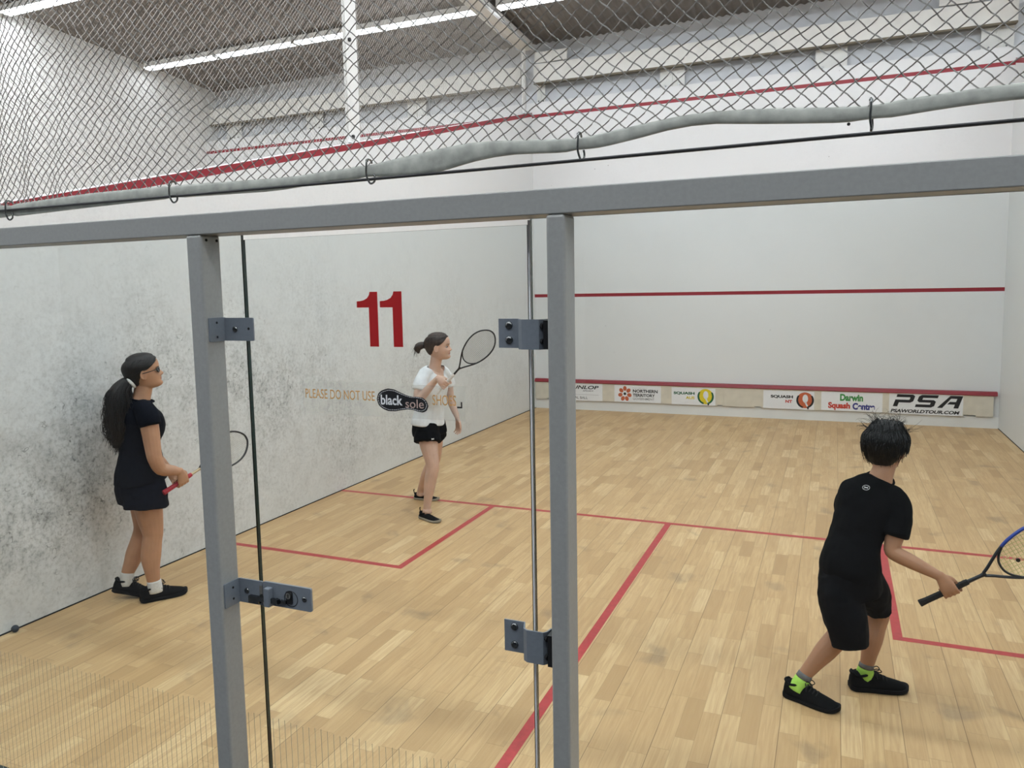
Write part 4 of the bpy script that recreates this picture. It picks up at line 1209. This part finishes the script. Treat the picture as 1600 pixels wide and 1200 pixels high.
# hair: pulled back cap, low ponytail down the back
def g_hair(th, t):
    a = abs(th)
    line = lerp([(0, .80), (.5, .78), (.9, .66), (1.25, .57), (1.5, .53), (1.75, .40), (2.1, .20), (2.6, .12), (PI, .10)], a)
    return -.02 + .052 * sstep(line - .015, line + .03, t) + .010 * sstep(1.8, PI, a)
b = bmesh.new(); hd.grid(b, g_hair, t0=.08, nth=72, nt=48); hr = obj('hair', b, M['hair_g'], rt, smooth=True)
pony = [(-.014, -.02, 1.418, .022, .024), (-.048, -.02, 1.412, .034, .036), (-.088, -.02, 1.355, .068, .060), (-.094, -.02, 1.28, .085, .074), (-.100, -.02, 1.20, .090, .080), (-.104, -.02, 1.12, .085, .078), (-.106, -.02, 1.06, .068, .062), (-.112, -.02, 1.015, .030, .026)]
b = bmesh.new(); loft(b, pony, 22, (1, 0, 0), 5, .6)
for v in b.verts:
    n = noise.noise(Vector((v.co.x * 26, v.co.y * 26, v.co.z * 5))); v.co += Vector((n * .018 - .004, n * .012, 0)) * min(1, max(0, (1.40 - v.co.z) * 6))
obj('ponytail', b, M['hair_g'], rt, smooth=True)
rnd = random.Random(3); cv = []
for k in range(300):
    a = rnd.uniform(-PI, PI); q = rnd.uniform(.7, 1.2); ph = rnd.uniform(0, 6.3); amp = rnd.uniform(.004, .016); fr = rnd.uniform(34, 60)
    e = rnd.uniform(.985, 1.09); c = []
    for i, row in enumerate(cr(pony, 2)):
        x, y, z, ra, rb = row
        if z < e: break
        w = amp * min(1, (1.44 - z) * 5)
        c.append((x + q * rb * math.cos(a) + w * math.sin(z * fr + ph), y + q * ra * math.sin(a) + w * math.cos(z * fr * .8 + ph), z))
    c.append((c[-1][0] + rnd.uniform(-.02, .012), c[-1][1] + rnd.uniform(-.02, .02), e - .03))
    cv.append(c)
b = bmesh.new(); hair_strands(b, cv, .0024, 4, 2)
for k in range(110):
    th = rnd.uniform(-PI, PI); th = math.copysign(max(abs(th), .2), th); c = []
    for i in range(7):
        u = i / 6; tt = .86 - .55 * u; h2 = th + (math.copysign(PI, th) - th) * (u ** 1.2)
        c.append(hd.w(*head_pt(h2, max(.2, tt), .036)))
    cv2 = c; hair_strands(b, [cv2], .0016, 4, 2)
obj('hair_strands', b, M['hair_g'], hr, smooth=True)['kind'] = 'stuff'
b = bmesh.new(); tube(b, [(-.018 + .018 * math.cos(a), -.02 + .032 * math.sin(a), 1.410 - .026 * math.cos(a)) for a in [2 * PI * k / 20 for k in range(20)]], .0115, 8, 1, True)
obj('hair_tie', b, M['tie_w'], rt, smooth=True)
# dark glasses
b = bmesh.new()
for e in (-1, 1):
    pts = [hd.w(.405 - .06 * (abs(y) / .3) ** 2, e * y, z) for y, z in ((.03, .485), (.05, .53), (.14, .54), (.24, .535), (.27, .50), (.25, .445), (.16, .425), (.06, .435))]
    tube(b, pts, .0040, 6, 3, True)
    tube(b, [hd.w(.36, e * .27, .51), hd.w(.25, e * .335, .50), hd.w(.1, e * .36, .487), hd.w(-.03, e * .375, .475), hd.w(-.07, e * .37, .43)], .0026, 6, 3)
tube(b, [hd.w(.405, -.035, .50), hd.w(.425, 0, .512), hd.w(.405, .035, .50)], .0025, 6, 3)
gls = obj('glasses', b, M['black'], rt, smooth=True)
for e in (-1, 1):
    b = bmesh.new(); vs = [b.verts.new(hd.w(.403 - .06 * (abs(y) / .3) ** 2, e * y, z)) for y, z in ((.03, .485), (.05, .53), (.14, .54), (.24, .535), (.27, .50), (.25, .445), (.16, .425), (.06, .435))]
    b.faces.new(vs); o = obj('lens', b, M['lens'], gls); md = o.modifiers.new('s', 'SOLIDIFY'); md.thickness = .0015
# socks, shoes
def sock(root, rows, mat, nm='sock', ref=(1, 0, 0)):
    b = bmesh.new(); loft(b, rows, 16, ref, 3, .1); return obj(nm, b, mat, root, smooth=True)
sock(rt, [(.034, -.085, .130, .038, .043), (.036, -.085, .10, .038, .044), (.038, -.084, .055, .040, .048)], M['sock_w'])
sock(rt, [(-.118, .052, .165, .036, .042), (-.124, .050, .13, .037, .043), (-.128, .05, .085, .040, .047)], M['sock_w'])
shoe(rt, (-.052, -.090, 0), (.229, -.040, 0), .285)
shoe(rt, (-.222, .060, 0), (.02, .020, 0), .265, pitch=.27)
# her racket
Mw = rot_to_world(rt)
wp = lambda p: Mw @ Vector(p); wd = lambda d: (Mw.to_3x3() @ Vector(d))
ax = gx.normalized()
racket('squash_racket', wp(gp - ax * .135), wd(ax), wd((-.35, .85, -.15)), .685, plain('dark racket frame', srgb(30, 30, 34), .3, namp=.05), plain('red grip tape', srgb(170, 36, 52), .6, namp=.08), plain('pale strings', srgb(190, 186, 176), .5), 'squash racket with a red grip, held by the person in navy', c_shaft=plain('champagne shaft', srgb(190, 172, 140), .3, metal=.4))

# ---------------------------------------------------------------- woman in the middle
rt = empty('person', (1.2, 3.88, 0), .50129)
tag(rt, 'person in a pale grey top and black shorts raising a racket in mid-court', 'person')
fw = Vector((.80, -.60, 0))
hd = Head((.118, -.03, 1.352), (.97, -.24, .05), (-.05, 0, 1), .232)
b = bmesh.new(); hd.grid(b); hd.ears(b)
loft(b, [(.070, -.01, 1.25, .070, .058), (.080, -.015, 1.30, .052, .050), (.090, -.02, 1.35, .049, .050), (.105, -.03, 1.42, .050, .054)], 18, fw, 3)
loft(b, [(.010, .04, .72, .145, .11), (.012, .03, .80, .148, .11), (.022, .02, .92, .120, .092), (.040, .01, 1.04, .130, .10), (.058, 0, 1.16, .142, .098), (.070, 0, 1.23, .130, .07), (.076, -.005, 1.275, .07, .05)], 20, fw, 3)
gp = Vector((.150, -.305, 1.172)); gx = Vector((.245, -.04, .262)).normalized()
O, X_, Y_, Z_ = hand(b, gp, gx, (.84, -.42, .25), True, .92, 'grip', .0155)
loft(b, [(-.005, -.095, 1.245, .046), (-.030, -.125, 1.21, .046), (-.055, -.155, 1.14, .042), (-.075, -.18, 1.07, .037), (-.058, -.20, 1.045, .037), tuple(Vector((-.058, -.20, 1.045)).lerp(O, .45)) + (.034,), tuple(Vector((-.058, -.20, 1.045)).lerp(O, .8)) + (.026,), tuple(O) + (.023, .019)], 14, (0, 0, 1), 3)
O2, X2, Y2, Z2 = hand(b, (.262, .10, .818), (.55, -.70, .1), (.18, -.1, -.9), False, .95, (.22, .38, .3))
loft(b, [(.135, .085, 1.245, .046), (.170, .125, 1.21, .046), (.192, .150, 1.12, .042), (.204, .165, 1.02, .036), (.214, .165, .96, .035), (.238, .14, .89, .030), (.258, .11, .84, .024), tuple(O2) + (.023, .018)], 14, (1, 0, 0), 3)
loft(b, [(-.005, -.035, .78, .085, .09), (.0, -.07, .68, .082, .085), (.014, -.10, .58, .070, .074), (.032, -.132, .48, .056, .060), (.033, -.14, .43, .053, .056), (.014, -.145, .35, .050, .055), (.002, -.145, .28, .046, .052), (-.012, -.15, .19, .036, .040), (-.026, -.152, .10, .030, .034), (-.026, -.155, .055, .034, .04)], 16, (.7, -.7, 0), 3)
loft(b, [(.035, .10, .78, .085, .09), (.050, .14, .68, .080, .084), (.060, .19, .57, .068, .072), (.058, .235, .47, .054, .058), (.050, .26, .42, .051, .055), (.010, .31, .33, .048, .055), (-.028, .355, .25, .043, .049), (-.062, .41, .16, .033, .037), (-.082, .45, .09, .029, .033), (-.086, .458, .05, .032, .038)], 16, (.8, -.3, 0), 3)
obj('body', bake(b, .0045, 2), M['skin_w'], rt)
hd.face(rt)
# V-neck tee, loose with a dipped hem
b = bmesh.new()
loft(b, [(.006, .01, .795, .172, .132), (.010, .01, .84, .166, .126), (.022, .01, .93, .150, .115), (.038, .005, 1.03, .152, .118), (.056, 0, 1.13, .158, .118), (.064, 0, 1.20, .152, .098), (.070, 0, 1.25, .120, .072), (.076, -.005, 1.285, .080, .058)], 24, fw, 4, .12)
loft(b, [(.03, -.06, 1.262, .052), (-.010, -.100, 1.235, .054), (-.042, -.138, 1.18, .058), (-.060, -.160, 1.115, .060)], 16, (1, 0, 0), 3, .1)
loft(b, [(.11, .05, 1.262, .052), (.148, .092, 1.235, .053), (.182, .132, 1.18, .056), (.198, .150, 1.105, .058)], 16, (1, 0, 0), 3, .1)
me = bake(b, .006, 2, .009, 8)
fn_, ln_ = fw, Vector((0, 0, 1)).cross(fw)
bm = bmesh.new(); bm.from_mesh(me); dead = []
for f in bm.faces:
    c = f.calc_center_median() - Vector((.076, -.005, 0)); d = c.dot(fn_); l_ = abs(c.dot(ln_))
    if d > .0 and c.z > 1.160 and l_ < (c.z - 1.160) * .85: dead.append(f)
    elif c.z > 1.258 and math.hypot(d, l_) < .074 + max(0, d) * .2: dead.append(f)
bmesh.ops.delete(bm, geom=dead, context='FACES'); bm.to_mesh(me); bm.free()
top = obj('tee_shirt', me, M['tee'], rt); md = top.modifiers.new('s', 'SOLIDIFY'); md.thickness = .003
# loose shorts with white emblem
b = bmesh.new()
loft(b, [(.010, .03, .86, .150, .118), (.012, .035, .80, .165, .132), (.014, .04, .73, .172, .142), (.016, .04, .70, .172, .14)], 24, fw, 3, .1)
loft(b, [(.0, -.04, .80, .09, .10), (-.004, -.06, .73, .108, .112), (-.004, -.075, .68, .116, .118), (-.004, -.085, .652, .120, .122)], 20, fw, 3, .05)
loft(b, [(.035, .11, .80, .09, .10), (.048, .13, .73, .104, .108), (.052, .15, .68, .110, .112), (.056, .165, .652, .112, .114)], 20, fw, 3, .05)
sh_ = obj('shorts', bake(b, .006, 2, .008, 12), M['blk'], rt)
def emblem(root, c, fwd, upv, s, ring=False, nm='emblem'):
    """small crossed-arc mark"""
    f = Vector(fwd).normalized(); u = Vector(upv); u = (u - f * u.dot(f)).normalized(); l = u.cross(f); c = Vector(c); b = bmesh.new()
    for q in (-1, 1):
        tube(b, [c + (l * math.cos(a) * s * .9 + u * (q * s * .62 - q * s * .5 * math.sin(a))) for a in [PI * (.1 + .8 * k / 10) for k in range(11)]], s * .15, 5)
    if ring: tube(b, [c + l * math.cos(a) * s * 1.6 + u * math.sin(a) * s * 1.3 for a in [2 * PI * k / 20 for k in range(20)]], s * .10, 5, 1, True)
    return obj(nm, b, M['s_white'], root)
emblem(sh_, Vector((.040, -.205, .700)), (.3, -.95, 0), (0, 0, 1), .013)
def w_hair(th, t):
    a = abs(th)
    line = lerp([(0, .83), (.5, .80), (.9, .68), (1.25, .56), (1.5, .52), (1.75, .42), (2.1, .26), (2.6, .20), (PI, .18)], a)
    return -.02 + .048 * sstep(line - .015, line + .03, t) + .008 * sstep(1.8, PI, a)
b = bmesh.new(); hd.grid(b, w_hair, t0=.12, nth=72, nt=48); hr = obj('hair', b, M['hair_w'], rt, smooth=True)
bun = [tuple(hd.w(-.50, 0, .56)) + (.022,), tuple(hd.w(-.60, .0, .57)) + (.030,), tuple(hd.w(-.74, 0, .53)) + (.034,), tuple(hd.w(-.80, 0, .42)) + (.028,), tuple(hd.w(-.78, 0, .30)) + (.012,)]
b = bmesh.new(); loft(b, bun, 16, (0, 1, 0), 4, .6)
for v in b.verts: v.co += Vector((1, .5, .5)) * .008 * noise.noise(v.co * 40)
obj('ponytail', b, M['hair_w'], rt, smooth=True)
rnd = random.Random(5); b = bmesh.new()
for k in range(90):
    o_ = Vector((rnd.uniform(-1, 1), rnd.uniform(-1, 1), rnd.uniform(-1, 1))) * .024
    e = Vector((rnd.uniform(-.03, .0), rnd.uniform(-.025, .025), rnd.uniform(-.03, .02)))
    pts = [Vector(p[:3]) + o_ * (.4 + .8 * i / 4) + e * (i / 4) ** 2 for i, p in enumerate(bun)]
    hair_strands(b, [pts[:rnd.choice((4, 5, 5))]], .0017, 4, 2)
for k in range(90):
    th = rnd.uniform(-PI, PI); th = math.copysign(max(abs(th), .25), th); c = []
    for i in range(7):
        u = i / 6; tt = .86 - .30 * u; h2 = th + (math.copysign(PI, th) - th) * (u ** 1.1); c.append(hd.w(*head_pt(h2, tt, .033)))
    hair_strands(b, [c], .0016, 4, 2)
obj('hair_strands', b, M['hair_w'], hr, smooth=True)['kind'] = 'stuff'
b = bmesh.new(); c = hd.w(-.535, 0, .565); tube(b, [c + hd.l * .024 * math.cos(a) + hd.u * .024 * math.sin(a) for a in [2 * PI * k / 16 for k in range(16)]], .006, 6, 1, True); obj('hair_tie', b, M['black'], rt, smooth=True)
sock(rt, [(-.0265, -.153, .085, .033, .037), (-.026, -.155, .05, .036, .042)], M['skin_w'], 'ankle')
shoe(rt, (-.083, -.115, 0), (.075, -.30, 0), .245, sole='sole_w', slip=True, laces=False)
shoe(rt, (-.140, .500, 0), (.10, .395, 0), .245, sole='sole_w', slip=True, laces=False)
Mw = rot_to_world(rt)
racket('squash_racket', wp(gp - gx * .10), wd(gx), wd((.12, -.97, -.15)), .685, plain('black racket frame', srgb(20, 20, 22), .35, namp=.05), plain('white grip tape', srgb(214, 208, 200), .6, namp=.05), plain('grey strings', srgb(120, 120, 116), .5), 'black squash racket held up by the person in the pale top', sr=.0008)

# ---------------------------------------------------------------- boy at the right, seen from behind
rt = empty('person', (4.52, 1.88, 0), -.0273)
tag(rt, 'person in black tee and shorts with short black hair, seen from behind at the right', 'person')
bk = Vector((.25, .97, 0))                       # the way the chest faces
hd = Head((.118, .165, 1.068), (.38, .92, .12), (.05, .04, 1), .224)
b = bmesh.new(); hd.grid(b); hd.ears(b)
loft(b, [(.095, .11, 1.00, .070, .050), (.108, .12, 1.045, .052, .046), (.122, .145, 1.09, .048, .046), (.130, .16, 1.14, .050, .05)], 18, bk, 3)
loft(b, [(-.020, .0, .55, .115, .095), (-.012, .01, .63, .118, .098), (.005, .04, .74, .098, .080), (.035, .072, .85, .100, .070), (.066, .090, .94, .108, .062), (.088, .098, .99, .066, .045)], 20, bk, 3)
# right arm, reaching right with the racket
gp = Vector((.388, -.030, .593)); gx = Vector((.232, .03, .150)).normalized()
O, X_, Y_, Z_ = hand(b, gp, gx, (.80, -.10, -.58), True, .86, 'grip', .0155)
el = Vector((.168, .0, .725))
loft(b, [(.165, .085, .955, .044), (.182, .06, .90, .045), (.172, .03, .81, .041), (.160, .008, .748, .036), tuple(el) + (.035,), tuple(el.lerp(O, .3)) + (.034,), tuple(el.lerp(O, .65)) + (.028,), tuple(O) + (.021, .018)], 14, (0, 1, 0), 3)
# left arm bent in front of him
O2, X2, Y2, Z2 = hand(b, (.085, .335, .80), (.3, -.2, .8), (.9, .25, .1), False, .84, (.4, .6, .45))
loft(b, [(-.012, .10, .965, .042), (-.034, .12, .92, .042), (-.040, .17, .85, .037), (-.035, .24, .80, .033), (.0, .29, .79, .031), (.05, .32, .798, .025), tuple(O2) + (.021, .017)], 14, (0, 0, 1), 3)
# legs
loft(b, [(-.055, -.015, .58, .075, .08), (-.050, -.035, .50, .070, .076), (-.035, -.045, .42, .060, .064), (-.032, -.040, .34, .050, .053), (-.058, -.045, .30, .047, .051), (-.108, -.068, .235, .043, .048), (-.150, -.088, .18, .034, .038), (-.195, -.105, .115, .027, .031), (-.212, -.112, .07, .029, .034)], 16, (1, 0, 0), 3)
loft(b, [(.045, .05, .58, .075, .08), (.080, .10, .50, .068, .072), (.108, .15, .42, .056, .060), (.118, .17, .36, .047, .051), (.106, .16, .30, .044, .048), (.094, .138, .24, .042, .047), (.082, .122, .17, .033, .037), (.072, .112, .11, .027, .031), (.066, .110, .07, .029, .034)], 16, (1, 0, 0), 3)
obj('body', bake(b, .0042, 2), M['skin_b'], rt)
hd.face(rt)
# tee: long, loose, leaning
b = bmesh.new()
loft(b, [(-.008, .01, .585, .132, .115), (-.012, .008, .63, .138, .118), (-.006, .022, .70, .126, .108), (.008, .045, .77, .116, .098), (.034, .072, .85, .126, .098), (.058, .092, .92, .140, .095), (.074, .10, .965, .132, .082), (.090, .108, 1.01, .088, .062), (.102, .115, 1.038, .062, .052)], 24, bk, 4, .12)
loft(b, [(.13, .095, .985, .046), (.168, .085, .955, .054), (.188, .058, .895, .058), (.180, .032, .835, .058), (.172, .018, .800, .058)], 16, (1, 0, 0), 3, .1)
loft(b, [(.02, .10, .99, .046), (-.010, .105, .96, .052), (-.032, .125, .91, .054), (-.036, .165, .865, .052), (-.036, .19, .84, .050)], 16, (1, 0, 0), 3, .1)
top = obj('tee_shirt', bake(b, .0055, 3, .008, 9), M['blk2'], rt)
b = bmesh.new(); tube(b, [(.103 + .060 * math.cos(a), .113 + .054 * math.sin(a), 1.035 + .018 * math.sin(a) - .010 * math.cos(a)) for a in [2 * PI * k / 24 for k in range(24)]], .0055, 6, 1, True); obj('neckband', b, M['blk2'], top, smooth=True)
# shorts
b = bmesh.new()
loft(b, [(-.012, .008, .66, .126, .108), (-.015, .005, .60, .134, .118), (-.012, .01, .54, .136, .122), (-.005, .015, .50, .13, .115)], 24, bk, 3, .1)
loft(b, [(-.060, -.01, .58, .085, .090), (-.052, -.035, .50, .098, .100), (-.030, -.048, .42, .100, .098), (-.012, -.052, .35, .096, .088), (-.004, -.055, .285, .090, .086)], 20, (1, 0, 0), 3, .05)
loft(b, [(.04, .05, .58, .085, .090), (.070, .09, .51, .086, .088), (.098, .13, .45, .076, .074), (.110, .152, .40, .064, .062), (.116, .160, .375, .062, .06)], 20, (1, 0, 0), 3, .05)
bm = bmesh.new(); bm.from_mesh(bake(b, .0055, 2, .007, 12))
sh_ = obj('shorts', bm, M['blk'], rt, smooth=True)
from mathutils.bvhtree import BVHTree
def on_cloth(o, x, z):
    bm = bmesh.new(); bm.from_mesh(o.data); tr = BVHTree.FromBMesh(bm); h = tr.ray_cast(Vector((x, -2, z)), Vector((0, 1, 0))); bm.free(); return h[0], h[1]
p_, n_ = on_cloth(top, .046, 1.006)
emblem(top, p_ + n_ * .001, n_, (.1, .4, 1), .0095, True)
# mop of black hair
def b_hair(th, t):
    a = abs(th)
    line = lerp([(0, .66), (.5, .62), (.9, .52), (1.3, .44), (1.6, .40), (1.9, .20), (2.3, .10), (PI, .06)], a)
    p = Vector((math.cos(th) * 2.2, math.sin(th) * 2.2, t * 5))
    return -.02 + (.078 + .035 * noise.noise(p * 1.6) + .012 * noise.noise(p * 4)) * sstep(line - .02, line + .10, t) * (.8 + .2 * sstep(.2, .5, t))
b = bmesh.new(); hd.grid(b, b_hair, t0=.03, nth=96, nt=64); hr = obj('hair', b, M['hair_b'], rt, smooth=True)
rnd = random.Random(9); b = bmesh.new()
crown = Vector(hd.w(-.22, -.02, 1.0))
for k in range(620):
    th = rnd.uniform(-PI, PI); a = abs(th); tmin = lerp([(0, .60), (.9, .48), (1.6, .36), (1.9, .16), (PI, .04)], a) + rnd.uniform(-.03, .05)
    t0_ = rnd.uniform(.55, .96); c = []; tw = rnd.uniform(-.35, .35); lift = rnd.uniform(.05, .10)
    if rnd.random() < .12: t0_ = .97
    L_ = rnd.uniform(.25, .5)
    for i in range(6):
        u = i / 5; tt = max(tmin, t0_ - L_ * u * 1.1); fl = lift + (rnd.uniform(-.006, .022) if i == 5 else 0)
        c.append(hd.w(*head_pt(th + tw * u, tt, fl)))
    hair_strands(b, [c], .0022, 4, 2)
for k in range(150):                              # flyaway tufts standing off the crown
    th = rnd.uniform(-PI, PI); t_ = rnd.uniform(.84, .97); p0 = Vector(hd.w(*head_pt(th, t_, .10)))
    d = (p0 - Vector(hd.w(0, 0, .62))).normalized(); sdv = Vector((rnd.uniform(-1, 1), rnd.uniform(-1, 1), rnd.uniform(-.2, .6))).normalized(); Ln = rnd.uniform(.02, .06)
    hair_strands(b, [[p0 - d * .02, p0 + d * Ln * .25 + sdv * Ln * .3, p0 + d * Ln * .5 + sdv * Ln * .8, p0 + d * Ln * .35 + sdv * Ln * 1.3]], .0011, 4, 3)
obj('hair_strands', b, M['hair_b'], hr, smooth=True)['kind'] = 'stuff'
def bsock(rows, cuff):
    s_ = sock(rt, rows, M['sock_l']); sock(s_, cuff, M['sock_g'], 'cuff')
bsock([(-.200, -.107, .100, .032, .036), (-.211, -.112, .075, .034, .039), (-.222, -.116, .045, .036, .043)], [(-.188, -.102, .126, .029, .033), (-.199, -.107, .103, .031, .035)])
bsock([(.070, .111, .104, .032, .036), (.066, .110, .075, .034, .040), (.062, .110, .045, .036, .043)], [(.073, .112, .126, .0295, .0335), (.0705, .111, .107, .031, .035)])
shoe(rt, (-.280, -.095, 0), (-.035, -.170, 0), .255, wscale=1.05)
shoe(rt, (.000, .085, 0), (.26, .165, 0), .265, wscale=1.05)
Mw = rot_to_world(rt)
racket('squash_racket', wp(gp - gx * .135), wd(gx), wd((.06, -.96, -.10)), .70, plain('black-blue racket frame', srgb(26, 30, 36), .3, namp=.06), plain('black grip', srgb(14, 14, 16), .7, namp=.1), plain('pale yellow strings', srgb(206, 198, 140), .5), 'black and blue squash racket with yellow strings held by the person in black tee', c_top=plain('blue accent', srgb(30, 60, 150), .3, namp=.06), dot=True, sr=.0015, pitch=.0155)
